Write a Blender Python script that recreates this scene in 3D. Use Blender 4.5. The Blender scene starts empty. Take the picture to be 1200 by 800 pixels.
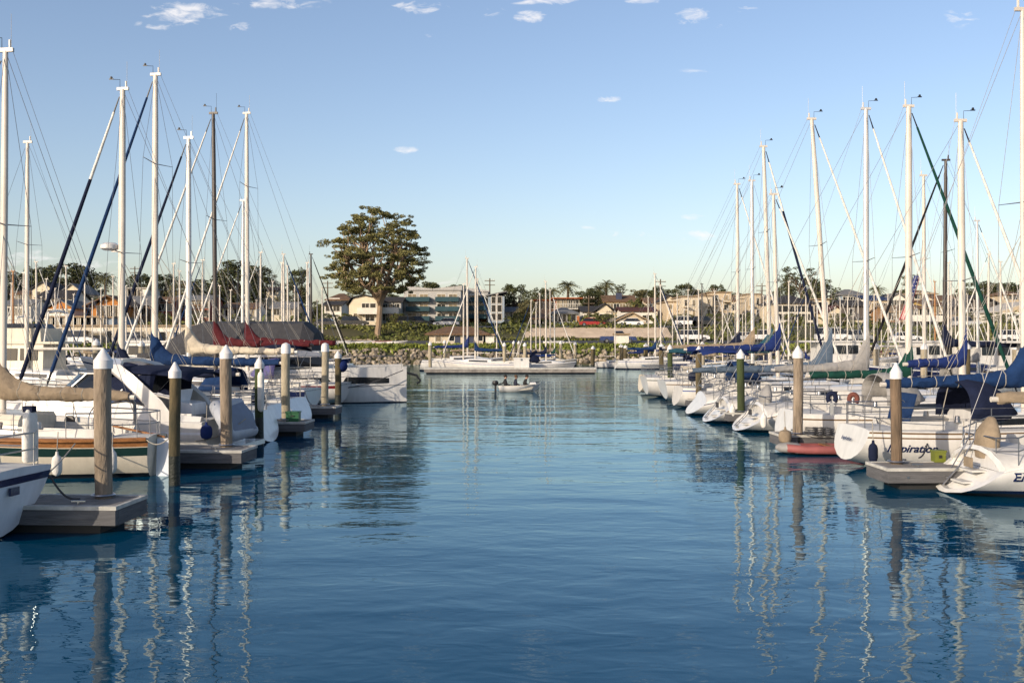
EXPO = 0.53
SUN_EL, SUN_AZ, SUN_STR, SUN_COL = 19.0, 180 + 43, 3.6, (1.0, 0.86, 0.68)
SKY_STR, SKY_DUST, SKY_OZ, SKY_TINT, CLOUD_COL = 0.12, 1.35, 1.5, (1.04, .985, 1.03), (0.72, 0.70, 0.70)
WATER_TINT = (0.76, 0.94, 1.0)
WATER_COL, WAVE = (0.0, 0.042, 0.090), (0.021, 0.0088, 0.0018)
BLOCKER_H = 8.0
import bpy, math, random
from mathutils import Vector, Matrix, noise
R = math.radians
rnd = random.Random(7)
sc = bpy.context.scene
COL = sc.collection

# ---------------------------------------------------------------- camera numbers (photo pixels -> metres)
H, F, CX, HY = 3.5, 1200.0, 600.0, 395.5
def PX(px, d): return (px - CX) / F * d
def PZ(py, d): return H - (py - HY) / F * d
def PD(py, z=0.0): return (H - z) * F / (py - HY)
def lerp(a, b, t): return a + (b - a) * t
def clamp(x, a=0.0, b=1.0): return max(a, min(b, x))
def sm(a, b, x):
    t = clamp((x - a) / (b - a)); return t * t * (3 - 2 * t)

# ---------------------------------------------------------------- materials
MATS = {}
def mat(name, col, rough=0.5, metal=0.0, ns=3.0, na=0.12, bump=0.0, bs=20.0, coat=0.0, stretch=(1, 1, 1), col2=None, spec=0.5, island=0.0):
    if name in MATS: return MATS[name]
    m = bpy.data.materials.new(name); m.use_nodes = True
    nt = m.node_tree; N = nt.nodes; L = nt.links
    b = N['Principled BSDF']
    tc = N.new('ShaderNodeTexCoord'); mp = N.new('ShaderNodeMapping'); mp.inputs['Scale'].default_value = stretch
    L.new(tc.outputs['Object'], mp.inputs['Vector'])
    nz = N.new('ShaderNodeTexNoise'); nz.inputs['Scale'].default_value = ns; nz.inputs['Detail'].default_value = 5; nz.inputs['Roughness'].default_value = 0.6
    L.new(mp.outputs['Vector'], nz.inputs['Vector'])
    rp = N.new('ShaderNodeMapRange'); rp.inputs['From Min'].default_value = 0.3; rp.inputs['From Max'].default_value = 0.7
    L.new(nz.outputs['Fac'], rp.inputs['Value'])
    mx = N.new('ShaderNodeMix'); mx.data_type = 'RGBA'
    c = tuple(col); c2 = tuple(col2) if col2 else tuple(x * (1 - na * 2.2) for x in c)
    mx.inputs['A'].default_value = (*c2, 1); mx.inputs['B'].default_value = (*c, 1)
    L.new(rp.outputs['Result'], mx.inputs['Factor'])
    out = mx.outputs['Result']
    if island:
        g = N.new('ShaderNodeNewGeometry')
        mr = N.new('ShaderNodeMapRange'); mr.inputs['To Min'].default_value = 1 - island; mr.inputs['To Max'].default_value = 1 + island
        L.new(g.outputs['Random Per Island'], mr.inputs['Value'])
        hs = N.new('ShaderNodeHueSaturation'); L.new(mr.outputs['Result'], hs.inputs['Value']); L.new(out, hs.inputs['Color'])
        out = hs.outputs['Color']
    L.new(out, b.inputs['Base Color'])
    b.inputs['Roughness'].default_value = rough; b.inputs['Metallic'].default_value = metal
    b.inputs['Specular IOR Level'].default_value = spec
    if coat: b.inputs['Coat Weight'].default_value = coat; b.inputs['Coat Roughness'].default_value = 0.08
    if bump:
        n2 = N.new('ShaderNodeTexNoise'); n2.inputs['Scale'].default_value = bs; n2.inputs['Detail'].default_value = 4
        L.new(mp.outputs['Vector'], n2.inputs['Vector'])
        bp = N.new('ShaderNodeBump'); bp.inputs['Strength'].default_value = bump; bp.inputs['Distance'].default_value = 0.05
        L.new(n2.outputs['Fac'], bp.inputs['Height']); L.new(bp.outputs['Normal'], b.inputs['Normal'])
    MATS[name] = m
    return m

def gel(name, c, na=0.05): return mat('gelcoat ' + name, c, 0.24, ns=2.2, na=na * 1.5, coat=0.3, stretch=(2.2, 2.2, .5))
def canvas(name, c): return mat('canvas ' + name, c, 0.9, ns=4, na=0.14, bump=0.5, bs=7, spec=0.2)
def paint(name, c, na=0.08): return mat('paint ' + name, c, 0.75, ns=0.8, na=na, spec=0.25)

WHITE = gel('white', (0.64, 0.62, 0.585)); CREAM = gel('cream', (0.66, 0.59, 0.47)); GREYW = gel('cool white', (0.72, 0.74, 0.78))
NAVYG = gel('navy', (0.012, 0.02, 0.07)); GREENG = gel('dark green', (0.012, 0.035, 0.03)); REDG = gel('dark red', (0.16, 0.02, 0.025)); BROWNG = gel('brown stripe', (0.16, 0.10, 0.05))
BLACKG = gel('black', (0.012, 0.012, 0.014)); BLUEG = gel('blue', (0.02, 0.06, 0.25))
ANTIF = mat('antifouling', (0.012, 0.016, 0.025), 0.7); ANTIFR = mat('antifouling blue', (0.01, 0.02, 0.06), 0.7)
DECK = mat('non skid deck', (0.56, 0.54, 0.50), 0.6, ns=6, na=0.08, bump=0.15, bs=60)
STEEL = mat('stainless steel', (0.36, 0.36, 0.37), 0.28, 0.9, na=0.05)
WIRE = mat('rigging wire', (0.22, 0.22, 0.23), 0.45, 0.5)
MASTW = mat('white mast paint', (0.60, 0.545, 0.47), 0.4, ns=0.9, na=0.10)
MASTA = mat('aluminium mast', (0.62, 0.60, 0.57), 0.4, 0.3, ns=0.9, na=0.08)
MASTD = mat('dark mast paint', (0.045, 0.035, 0.03), 0.45)
MASTO = mat('varnished wood mast', (0.36, 0.16, 0.05), 0.4, ns=2, stretch=(8, 8, 1))
BLACK = mat('black fitting', (0.012, 0.012, 0.013), 0.5)
GLASS = mat('dark window glass', (0.015, 0.018, 0.022), 0.08, ns=0.7, na=0.2)
TEAK = mat('varnished teak', (0.36, 0.15, 0.045), 0.35, ns=3, na=0.25, stretch=(1, 9, 9), coat=0.4)
RUBBER = mat('black rubber', (0.018, 0.018, 0.018), 0.75)
ROPE = mat('rope', (0.35, 0.32, 0.27), 0.9); ROPED = mat('dark rope', (0.05, 0.05, 0.055), 0.9)
CV = {k: canvas(k, c) for k, c in dict(
    navy=(0.009, 0.014, 0.038), blue=(0.009, 0.032, 0.10), royal=(0.011, 0.026, 0.12), teal=(0.02, 0.075, 0.105), green=(0.007, 0.048, 0.036),
    tan=(0.27, 0.21, 0.145), grey=(0.28, 0.27, 0.26), bluegrey=(0.085, 0.12, 0.17), maroon=(0.085, 0.014, 0.018), cream=(0.60, 0.52, 0.40),
    charcoal=(0.055, 0.055, 0.06), white=(0.74, 0.71, 0.65), black=(0.012, 0.012, 0.014), purple=(0.12, 0.11, 0.26), red=(0.3, 0.03, 0.03)).items()}

# ---------------------------------------------------------------- mesh builder
class MB:
    def __init__(s): s.v = []; s.f = []; s.m = []
    def face(s, idx, m=0): s.f.append(tuple(idx)); s.m.append(m)
    def box(s, x0, x1, y0, y1, z0, z1, m=0, M=None, taper=0.0):
        b = len(s.v); cx, cy = (x0 + x1) / 2, (y0 + y1) / 2; k = 1 - taper
        for z, q in ((z0, 1), (z1, k)):
            for x, y in ((x0, y0), (x1, y0), (x1, y1), (x0, y1)):
                p = Vector((cx + (x - cx) * q, cy + (y - cy) * q, z)); s.v.append(tuple(M @ p) if M else tuple(p))
        for q in ((3, 2, 1, 0), (4, 5, 6, 7), (0, 1, 5, 4), (1, 2, 6, 5), (2, 3, 7, 6), (3, 0, 4, 7)): s.face([b + i for i in q], m)
        return s
    def loft(s, rings, m=0, closed=True, caps=(True, True), rowm=None):
        b = len(s.v); n = len(rings[0])
        for r in rings: s.v.extend(tuple(p) for p in r)
        for i in range(len(rings) - 1):
            for j in range(n if closed else n - 1):
                k = (j + 1) % n
                s.face((b + i * n + j, b + i * n + k, b + (i + 1) * n + k, b + (i + 1) * n + j), rowm[j] if rowm else m)
        if closed and caps[0]: s.face([b + j for j in reversed(range(n))], m)
        if closed and caps[1]: s.face([b + (len(rings) - 1) * n + j for j in range(n)], m)
        return s
    def tube(s, pts, r, n=8, m=0, flat=1.0, up=None, caps=(True, True)):
        pts = [Vector(p) for p in pts]
        rings = []; prev = None
        for i, p in enumerate(pts):
            t = (pts[min(i + 1, len(pts) - 1)] - pts[max(i - 1, 0)])
            if t.length < 1e-9: t = Vector((0, 0, 1))
            t.normalize()
            if prev is None:
                a = Vector(up) if up else (Vector((1, 0, 0)) if abs(t.x) < 0.8 else Vector((0, 0, 1)))
            else: a = prev
            a = (a - t * a.dot(t))
            if a.length < 1e-6: a = t.orthogonal()
            a.normalize(); prev = a; bb = t.cross(a)
            rr = r[i] if isinstance(r, (list, tuple)) else r
            rings.append([p + a * (math.cos(q) * rr) + bb * (math.sin(q) * rr * flat) for q in [2 * math.pi * j / n for j in range(n)]])
        return s.loft(rings, m, True, caps)
    def ball(s, c, r, m=0, n=10, k=6, sc3=(1, 1, 1)):
        c = Vector(c); rings = []
        for i in range(1, k):
            a = math.pi * i / k
            rings.append([c + Vector((math.sin(a) * math.cos(q) * r * sc3[0], math.sin(a) * math.sin(q) * r * sc3[1], -math.cos(a) * r * sc3[2])) for q in [2 * math.pi * j / n for j in range(n)]])
        return s.loft(rings, m)
    def sheet(s, fn, nu, nv, m=0):
        b = len(s.v)
        for i in range(nu + 1):
            for j in range(nv + 1): s.v.append(tuple(fn(i / nu, j / nv)))
        for i in range(nu):
            for j in range(nv):
                a = b + i * (nv + 1) + j; s.face((a, a + nv + 1, a + nv + 2, a + 1), m)
        return s
    def build(s, name, mats, parent=None, smooth=40, loc=None):
        me = bpy.data.meshes.new(name); me.from_pydata(s.v, [], s.f)
        if not isinstance(mats, (list, tuple)): mats = [mats]
        for mm in mats: me.materials.append(mm)
        if len(mats) > 1: me.polygons.foreach_set('material_index', s.m)
        if smooth:
            me.polygons.foreach_set('use_smooth', [True] * len(me.polygons)); me.set_sharp_from_angle(angle=R(smooth))
        me.update()
        o = bpy.data.objects.new(name, me); COL.objects.link(o)
        if parent: o.parent = parent
        if loc: o.location = loc
        return o

def recalc(o):
    import bmesh
    bm = bmesh.new(); bm.from_mesh(o.data); bmesh.ops.remove_doubles(bm, verts=bm.verts, dist=0.0005); bmesh.ops.recalc_face_normals(bm, faces=bm.faces); bm.to_mesh(o.data); bm.free(); return o
def tag(o, label, cat, group=None, kind=None):
    o['label'] = label; o['category'] = cat
    if group: o['group'] = group
    if kind: o['kind'] = kind
    return o
def empty(name, loc, rz=0.0):
    o = bpy.data.objects.new(name, None); COL.objects.link(o); o.location = loc; o.rotation_euler = (0, 0, rz); o.empty_display_size = 0.3; return o
def structure(o, kind='structure'): o['kind'] = kind; return o
def children(o): return [c for c in bpy.data.objects if c.parent == o]
def kids_map():
    d = {}
    for c in bpy.data.objects:
        if c.parent: d.setdefault(c.parent.name, []).append(c)
    return d
def copy_tree(o, km, parent=None):
    c = o.copy(); COL.objects.link(c)
    if parent: c.parent = parent
    for ch in km.get(o.name, []): copy_tree(ch, km, c)
    return c
def text(body, size, m, parent, M, name='lettering', shear=0.0, ext=0.003, sx=1.0, bold=0.0):
    cu = bpy.data.curves.new(name, 'FONT'); cu.body = body; cu.size = size; cu.shear = shear; cu.extrude = ext; cu.offset = bold; cu.align_x = 'LEFT'
    tmp = bpy.data.objects.new('tmp', cu); COL.objects.link(tmp)
    me = bpy.data.meshes.new_from_object(tmp.evaluated_get(bpy.context.evaluated_depsgraph_get()))
    bpy.data.objects.remove(tmp)
    me.transform(Matrix.Diagonal((sx, 1, 1, 1))); me.materials.clear(); me.materials.append(m)
    o = bpy.data.objects.new(name, me); COL.objects.link(o); o.parent = parent; o.matrix_local = M
    return o

# ---------------------------------------------------------------- hulls
class Hull:
    def __init__(s, L, B, fs, fb, tw=0.72, scoop=0.0, rake=0.9, zk0=0.0, zkm=-0.45, mid=0.42, pf=2.6, vee=1.3, fine=2.0, sdrop=0.0):
        s.sdrop = sdrop; s.L, s.B, s.fs, s.fb, s.tw, s.scoop, s.rake, s.zk0, s.zkm, s.mid, s.pf, s.vee, s.fine = L, B, fs, fb, tw, scoop, rake, zk0, zkm, mid, pf, vee, fine
    def dropf(s, u): return s.sdrop * (1 - sm(0.0, 0.11, u))
    def u_at(s, x, z):
        a, b = s.x(0, z), s.x(1, z); return clamp((x - a) / (b - a))
    def zs(s, u): return -s.dropf(u) + lerp(s.fs, s.fb, u ** 1.3) - 0.09 * math.sin(math.pi * u) * min(1, s.fb / 1.3)
    def hbd(s, u):
        if u < s.mid: return s.B / 2 * (s.tw + (1 - s.tw) * math.sin(u / s.mid * math.pi / 2))
        t = (u - s.mid) / (1 - s.mid); return s.B / 2 * max(0.0, 1 - t ** s.fine) ** 0.85
    def zk(s, u):
        if u < 0.5: return lerp(s.zk0, s.zkm, math.sin(u / 0.5 * math.pi / 2))
        return lerp(s.zkm, -0.12, ((u - 0.5) / 0.5) ** 2)
    def hb(s, u, z):
        zs, zk = s.zs(u), s.zk(u)
        t = clamp((zs - z) / (zs - zk)); p = max(0.95, s.pf - s.vee * u * u * 1.4)
        return s.hbd(u) * max(0.0, 1 - t ** p) ** (0.5 + 0.25 * u)
    def x(s, u, z):
        zz = clamp(z / max(0.01, s.zs(u)), -0.4, 1.0)
        xs = s.scoop * zz if s.scoop >= 0 else -s.scoop * (1 - zz)
        xb = s.L - s.rake * (1 - zz) ** 1.15 if zz < 1 else s.L
        return xs + u * (xb - xs)
    def mesh(s, parent, m_rail, m_top, m_stripe, m_boot, m_bot, stripe=(0.10, 0.16), boot=(0.03, 0.11), rail_h=0.045, nu=26, name='hull'):
        us = [(i / nu) for i in range(nu + 1)]
        us[-1] = 0.9995
        mb = MB(); rings = []
        def levels(u):
            zs, zk = s.zs(u), s.zk(u)
            a = [zs, zs - rail_h, zs - stripe[0], zs - stripe[1]]
            lo = boot[1] + 0.01; top = zs - stripe[1]
            a += [lerp(top, lo, k / 5) for k in range(1, 5)]
            a += [boot[1], boot[0], -0.05, -0.2]
            a = [max(z, zk + 0.002 * (len(a) - i)) for i, z in enumerate(a)] + [zk]
            return a
        rowm = [0, 1, 2, 1, 1, 1, 1, 1, 3, 4, 4, 4]
        for u in us:
            lv = levels(u)
            st = [Vector((s.x(u, z), -s.hb(u, z), z)) for z in lv]
            pt = [Vector((p.x, -p.y, p.z)) for p in reversed(st[:-1])]
            rings.append(st + pt)
        mb.loft(rings, closed=False, rowm=rowm + list(reversed(rowm)))
        o = mb.build(name, [m_rail, m_top, m_stripe, m_boot, m_bot], parent, 50)
        s.tring = rings[0]
        return recalc(o)
    def transom(s, parent, m, inset=0.0, push=0.14, m2=None):
        ring = s.tring; mb = MB()
        zs0, hb0, xt = s.zs(0), s.hbd(0), ring[0].x
        ring = ring + [Vector((xt, y * hb0, zs0 + dz + s.sdrop * (1 - abs(y) ** 2.6))) for y, dz in ((.985, .035), (.8, .05), (.5, .07), (.15, .085), (-.15, .085), (-.5, .07), (-.8, .05), (-.985, .035))]
        c = sum(ring, Vector()) / len(ring)
        rs = [ring]
        if inset:
            r1 = [c + (p - c) * (1 - inset) for p in ring]
            r2 = [p + Vector((push, 0, 0)) for p in r1]
            rs += [r1, r2]
        mb.loft(rs, 0, True, (False, True))
        return mb.build('transom', [m], parent, 30)
    def deck(s, parent, m, ck=(0.08, 0.36), nu=40, cw=0.55):
        mb = MB(); rings = []
        us = sorted(set([i / nu for i in range(nu)] + [0.995, ck[0] - 0.002, ck[0] + 0.002, ck[1] - 0.002, ck[1] + 0.002]))
        for u in us:
            zs = s.zs(u); hb = max(0.004, s.hbd(u)); x = s.x(u, zs)
            if ck[0] < u < ck[1]:
                w = min(cw * s.B / 2, hb - 0.16)
                half = [(hb, zs), (hb - 0.03, zs + 0.035), (w + 0.10, zs + 0.05), (w + 0.06, zs + 0.26), (w, zs + 0.26), (w - 0.02, zs - 0.05), (w * 0.55, zs - 0.06), (w * 0.5, zs - 0.4)]
            else:
                half = [(hb, zs), (max(hb - 0.03, hb * 0.9), zs + 0.035), (hb * 0.8, zs + 0.05), (hb * 0.66, zs + 0.06), (hb * 0.5, zs + 0.07), (hb * 0.4, zs + 0.075), (hb * 0.3, zs + 0.08), (hb * 0.15, zs + 0.085)]
            half = [(y, z + s.dropf(u) * (1 - (y / hb) ** 2.6)) for y, z in half]
            rings.append([Vector((x, -y, z)) for y, z in half] + [Vector((x, y, z)) for y, z in reversed(half)])
        mb.loft(rings, closed=False)
        return mb.build('deck', [m], parent, 35)

def cover_mesh(x_mast, x_end, zb, h0=0.42, h1=0.24, w=0.17, collar=0.9, seed=0, sag=0.0):
    """sail cover lying on a boom: one lofted canvas body, tall collar at the mast"""
    mb = MB(); rings = []; n = 64; k = 16
    for i in range(n + 1):
        t = i / n; x = lerp(x_mast + 0.10, x_end, t)
        hh = lerp(h0, h1, t ** 0.8) + collar * max(0, 1 - t * 34 / 5.0) ** 1.5 + 0.35 * h0 * max(0, 1 - t * 3.5)
        ww = w * lerp(1.15, 0.7, t)
        pull = 1 - 0.13 * max(0, math.cos(t * 38)) ** 14
        ring = []
        for j in range(k):
            a = 2 * math.pi * j / k
            nz = noise.noise(Vector((x * 2.2 + seed * 9.1, math.cos(a) * 1.6, math.sin(a) * 1.6))) * 0.055 + noise.noise(Vector((x * 7.0 + seed, math.cos(a) * 3, math.sin(a) * 2.2 + x * 3))) * 0.022
            y = math.cos(a) * (ww + nz) * pull * (0.75 if math.sin(a) > 0.3 else 1)
            z = zb + (math.sin(a) * hh / 2) * pull + hh / 2 - 0.10 + nz - sag * math.sin(math.pi * t)
            ring.append(Vector((x, y, z)))
        rings.append(ring)
    mb.ties = [rings[i] for i in range(6, n - 1) if math.cos(i / n * 38) >= max(math.cos((i - 1) / n * 38), math.cos((i + 1) / n * 38)) and math.cos(i / n * 38) > .9]
    return mb.loft(rings)

SHARED = {}
def stanchion_mesh():
    if 'st' not in SHARED:
        mb = MB(); mb.tube([(0, 0, 0), (0, 0, 0.62)], 0.014, 6); o = mb.build('stanchion', STEEL); SHARED['st'] = o.data; bpy.data.objects.remove(o)
    return SHARED['st']

def rig(root, xm, tip, zb_cabin, L, hullo, m_mast, r=0.095, rake=0.0, spreaders=(0.52,), jib=None, jib_white=0.0, boom=True, cover='blue', cover_end=None, zboom=None, collar=0.9, backstay=True, detail=True, radar=False, ladder=False, bow=None, seed=0, h0=0.42):
    dx = math.tan(R(rake))
    def mp(z): return Vector((xm - (z - zb_cabin) * dx, 0, z))
    mb = MB()
    zs_ = [zb_cabin - 0.05] + [lerp(zb_cabin, tip, t) for t in (0.3, 0.6, 0.85)] + [tip]
    mb.tube([mp(z) for z in zs_], [r, r, r, r * 0.9, r * 0.72], 12, flat=0.75, up=(1, 0, 0))
    mo = mb.build('mast', [m_mast, BLACK], root, 50)
    h = mp(tip)
    mb = MB(); mb.box(h.x - 0.22, h.x + 0.20, -0.04, 0.04, tip - 0.03, tip + 0.07)
    mb.tube([(h.x - 0.12, 0, tip + 0.05), (h.x - 0.12, 0, tip + 0.28)], 0.03, 6)
    mb.tube([(h.x - 0.16, 0, tip + 0.04), (h.x - 0.16, 0, tip + 0.95)], 0.006, 4)
    mb.build('masthead_crane', [m_mast], mo)
    if detail:
        mb = MB(); mb.tube([(h.x + 0.1, 0, tip + 0.05), (h.x + 0.1, 0, tip + 0.34), (h.x + 0.42, 0, tip + 0.36)], 0.010, 4)
        mb.ball((h.x + 0.42, 0, tip + 0.42), 0.05, 0, 6, 4)
        mb.box(h.x + 0.34, h.x + 0.5, -0.01, 0.01, tip + 0.35, tip + 0.39)
        mb.build('wind_vane', [BLACK], mo)
    tips = []
    for q in spreaders:
        z = lerp(zb_cabin, tip, q); w = hullo.hbd(0.55) * 0.72 if hullo else 0.9
        c = mp(z); tl = []
        mb = MB()
        for sgn in (-1, 1):
            e = Vector((c.x - 0.12, sgn * w, z + 0.06)); mb.tube([c, e], [0.035, 0.018], 6, flat=0.5); tl.append(e)
        mb.build('spreader', [m_mast if not detail else WIRE], mo); tips.append(tl)
    ud = clamp(xm / L); hbw = (hullo.hbd(ud) - 0.08) if hullo else 1.2; zd = hullo.zs(ud) if hullo else 1.0
    for k, sgn in enumerate((-1, 1)):
        pts = [h] + [t[k] for t in reversed(tips)] + [Vector((xm, sgn * hbw, zd))]
        mb = MB(); mb.tube(pts, 0.0075, 4); mb.build('shroud', [WIRE], root)
        if detail:
            mb = MB(); zz = lerp(zb_cabin, tip, spreaders[0]) - 0.05
            mb.tube([mp(zz), Vector((xm - 0.55, sgn * hbw, zd))], 0.0075, 4); mb.build('lower_shroud', [WIRE], root)
    bowp = Vector(bow) if bow else Vector((L - 0.12, 0, hullo.fb + 0.1))
    top = mp(tip - 0.25) + Vector((0.12, 0, 0))
    if jib:
        mb = MB()
        a = top.lerp(bowp, 0.05); b_ = top.lerp(bowp, 0.93)
        n = 12; pts = [a.lerp(b_, i / n) for i in range(n + 1)]
        jw_ = .03 if jib in ('white', 'cream') else .036
        rr = [jw_ + jw_ * 1.05 * math.sin(min(1, (i + 0.5) / n) * math.pi * 0.62) for i in range(n + 1)]
        mb.tube(pts, rr, 9)
        if jib_white:
            k = int(jib_white * n); nf = 9
            for fi in range(k * nf): mb.m[fi] = 1
        mb.build('furled_jib', [CV[jib], CV['white']], root, 50)
        mb = MB(); mb.tube([b_, bowp], [0.05, 0.03], 8); mb.build('furler_drum', [BLACK], root)
        mb = MB(); mb.tube([top, a], [0.02, 0.03], 6); mb.build('halyard_swivel', [BLACK], root)
    else:
        mb = MB(); mb.tube([top, bowp], 0.008, 4); mb.build('forestay', [WIRE], root)
    if backstay:
        mb = MB(); mb.tube([h, Vector((0.45, 0, hullo.fs + 0.1))], 0.0075, 4); mb.build('backstay', [WIRE], root)
    if boom:
        zb = zboom if zboom else zb_cabin + 0.75
        xe = cover_end if cover_end is not None else max(0.6, xm * 0.2)
        mb = MB(); mb.tube([(xm - 0.05, 0, zb), (xe - 0.15, 0, zb)], 0.065, 8); mb.build('boom', [m_mast], root)
        if cover:
            cvm = cover_mesh(xm, xe, zb, collar=collar, seed=seed, h0=h0); cvo = cvm.build('sail_cover', [CV[cover]], root, 60)
            if detail:
                for rg_ in cvm.ties:
                    mb = MB(); mb.tube(rg_ + [rg_[0]], 0.013, 5); mb.build('tie', [ROPE], cvo)
        mb = MB(); mb.tube([(h.x - 0.2, 0, tip), (xe - 0.1, 0, zb + 0.05)], 0.006, 4); mb.build('topping_lift', [WIRE], root)
        if detail:
            mb = MB(); mb.tube([(lerp(xm, xe, 0.55), 0, zb - 0.06), (lerp(xm, xe, 0.6), 0, zd + 0.25)], 0.012, 5); mb.build('mainsheet', [ROPE], root)
            for sgn in (-1, 1):
                for f in (0.3, 0.6):
                    mb = MB(); mb.tube([mp(lerp(zb_cabin, tip, 0.45)), (lerp(xm, xe, f), sgn * 0.12, zb + 0.1)], 0.006, 4); mb.build('lazy_jack', [ROPE], root)
    if radar:
        z = lerp(zb_cabin, tip, radar); c = mp(z)
        mb = MB(); mb.box(c.x + 0.02, c.x + 0.35, -0.08, 0.08, z - 0.08, z - 0.02)
        mb.loft([[Vector((c.x + 0.45 + rr * math.cos(a), rr * math.sin(a), z + hz)) for a in [2 * math.pi * j / 14 for j in range(14)]] for rr, hz in ((0.20, -0.02), (0.31, 0.04), (0.31, 0.16), (0.2, 0.24))])
        mb.build('radar_dome', [WHITE], root)
    return mo

def sailboat(label, d, th, stern_px=None, x0=None, L=None, B=None, fs=0.95, fb=None, mast_px=None, tipy=None, tip=None, hullm=None, scoop=0.7, tw=0.72, rake=0.9, zk0=0.0,
             stripe=(0.10, 0.15), m_stripe=None, m_boot=None, m_rail=None, cover='blue', jib='white', jib_white=0.0, mast=None, r=0.095, mrake=0.5, spreaders=(0.52,),
             dodger=None, wheel=None, radar=False, zboom=None, cover_end=None, cabin_h=0.42, group=None, cat='sailboat', name='sailboat', bimini=None, seed=0, collar=0.9, ck=(0.1, 0.36), inset=0.0, vee=1.3, pf=2.6, mastfrac=0.56, h0=0.42, rails=True, boot=(.03, .11), rail_h=.045, m_cabin=None, wheel_x=1.2, bowpulpit=True, m_top=None):
    x0 = PX(stern_px, d) if x0 is None else x0
    c, s_ = math.cos(th), math.sin(th)
    if mast_px is not None:
        k = (mast_px - CX) / F; xm = (k * d - x0) / (c - k * s_)
        if L is None: L = xm / mastfrac
        dm = d + xm * s_
        if tip is None: tip = PZ(tipy, dm)
    else: xm = L * mastfrac
    B = B or 0.30 * L + 0.35; fb = fb or fs * 1.32
    W = m_top or hullm or WHITE
    root = tag(empty(name, (x0, d, 0), th), label, cat, group)
    hl = Hull(L, B, fs, fb, tw, scoop, rake, zk0, pf=pf, vee=vee, sdrop=.34 if scoop >= .7 else 0)
    ho = hl.mesh(root, m_rail or W, hullm or WHITE, m_stripe or BROWNG, m_boot or NAVYG, ANTIF, stripe, boot, rail_h)
    tr = hl.transom(root, W, inset)
    hl.deck(root, DECK, ck)
    # cabin trunk
    mb = MB(); rings = []
    ca, cb = ck[1] * L - 0.05, 0.80 * L
    for i in range(9):
        t = i / 8; x = lerp(ca, cb, t); u = x / L; w = min(hl.hbd(u) * 0.66, B * 0.31); z0 = hl.zs(u) + 0.03
        hh = cabin_h * (1 - sm(0.55, 1.0, t) * 0.82)
        rings.append([Vector((x, -w, z0)), Vector((x - 0.02, -w * 0.93, z0 + hh * 0.75)), Vector((x - 0.02, -w * 0.8, z0 + hh)), Vector((x - 0.02, 0, z0 + hh * 1.12)), Vector((x - 0.02, w * 0.8, z0 + hh)), Vector((x - 0.02, w * 0.93, z0 + hh * 0.75)), Vector((x, w, z0))])
    mb.loft(rings); mb.build('cabin', [m_cabin or W], root, 35)
    for sgn in (-1, 1):
        mb = MB(); lo = []; 
        for i in range(7):
            t = lerp(0.10, 0.62, i / 6); x = lerp(ca, cb, t); u = x / L; w = min(hl.hbd(u) * 0.66, B * 0.31) + 0.008; z0 = hl.zs(u) + 0.03; hh = cabin_h * (1 - sm(0.55, 1.0, t) * 0.82)
            a = Vector((x, sgn * w * 0.985, z0 + hh * 0.26)); b_ = Vector((x, sgn * w * 0.95, z0 + hh * 0.66)); o_ = Vector((0, sgn * 0.012, 0))
            lo.append([a, b_, b_ + o_, a + o_])
        mb.loft(lo); mb.build('window', [GLASS], root)
    zc = hl.zs(xm / L) + cabin_h * 1.0
    mm = mast or MASTW
    rig(root, xm, tip, zc, L, hl, mm, r, mrake, spreaders, jib, jib_white, True, cover, cover_end, zboom, collar, radar=radar, seed=seed, h0=h0, detail=rails)
    # rails
    if rails:
        def edge(u, dz, off=0.06): return Vector((hl.x(u, hl.zs(u)), 0, hl.zs(u) + 0.03 + dz)), hl.hbd(u) - off
        mb = MB()
        for dz, rr in ((0.62, 0.018), (0.33, 0.015)):
            pts = []
            for u in (0.2, 0.1, 0.03):
                p, w = edge(u, dz); pts.append(Vector((p.x, -w, p.z)))
            p, w = edge(0.005, dz); pts += [Vector((p.x + 0.02, -w * 0.6, p.z)), Vector((p.x + 0.02, w * 0.6, p.z))]
            for u in (0.03, 0.1, 0.2):
                p, w = edge(u, dz); pts.append(Vector((p.x, w, p.z)))
            mb.tube(pts, rr, 6)
        for u in (0.2, 0.03):
            for sgn in (-1, 1):
                p, w = edge(u, 0); mb.tube([Vector((p.x, sgn * w, p.z - 0.05)), Vector((p.x, sgn * w, p.z + 0.62))], 0.0135, 6)
        for sgn in (-1, 1):
            p, w = edge(0.005, 0); mb.tube([Vector((p.x + 0.02, sgn * w * 0.6, p.z - 0.05)), Vector((p.x + 0.02, sgn * w * 0.6, p.z + 0.62))], 0.0135, 6)
        mb.build('stern_rail', [STEEL], root)
        if bowpulpit:
            mb = MB(); pts = []
            for u in (0.86, 0.93): 
                p, w = edge(u, 0.62, 0.04); pts.append(Vector((p.x, -w, p.z)))
            pts.append(Vector((L + 0.12, 0, hl.fb + 0.68)))
            for u in (0.93, 0.86):
                p, w = edge(u, 0.62, 0.04); pts.append(Vector((p.x, w, p.z)))
            mb.tube(pts, 0.0145, 6)
            for u in (0.86, 0.95):
                for sgn in (-1, 1):
                    p, w = edge(u, 0, 0.04); w = max(w, 0.05); mb.tube([Vector((p.x, sgn * w, p.z - 0.05)), Vector((p.x + 0.05, sgn * w, p.z + 0.62))], 0.0135, 6)
            mb.build('bow_pulpit', [STEEL], root)
        sus = [0.2 + 0.66 * i / 5 for i in range(1, 5)]
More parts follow.
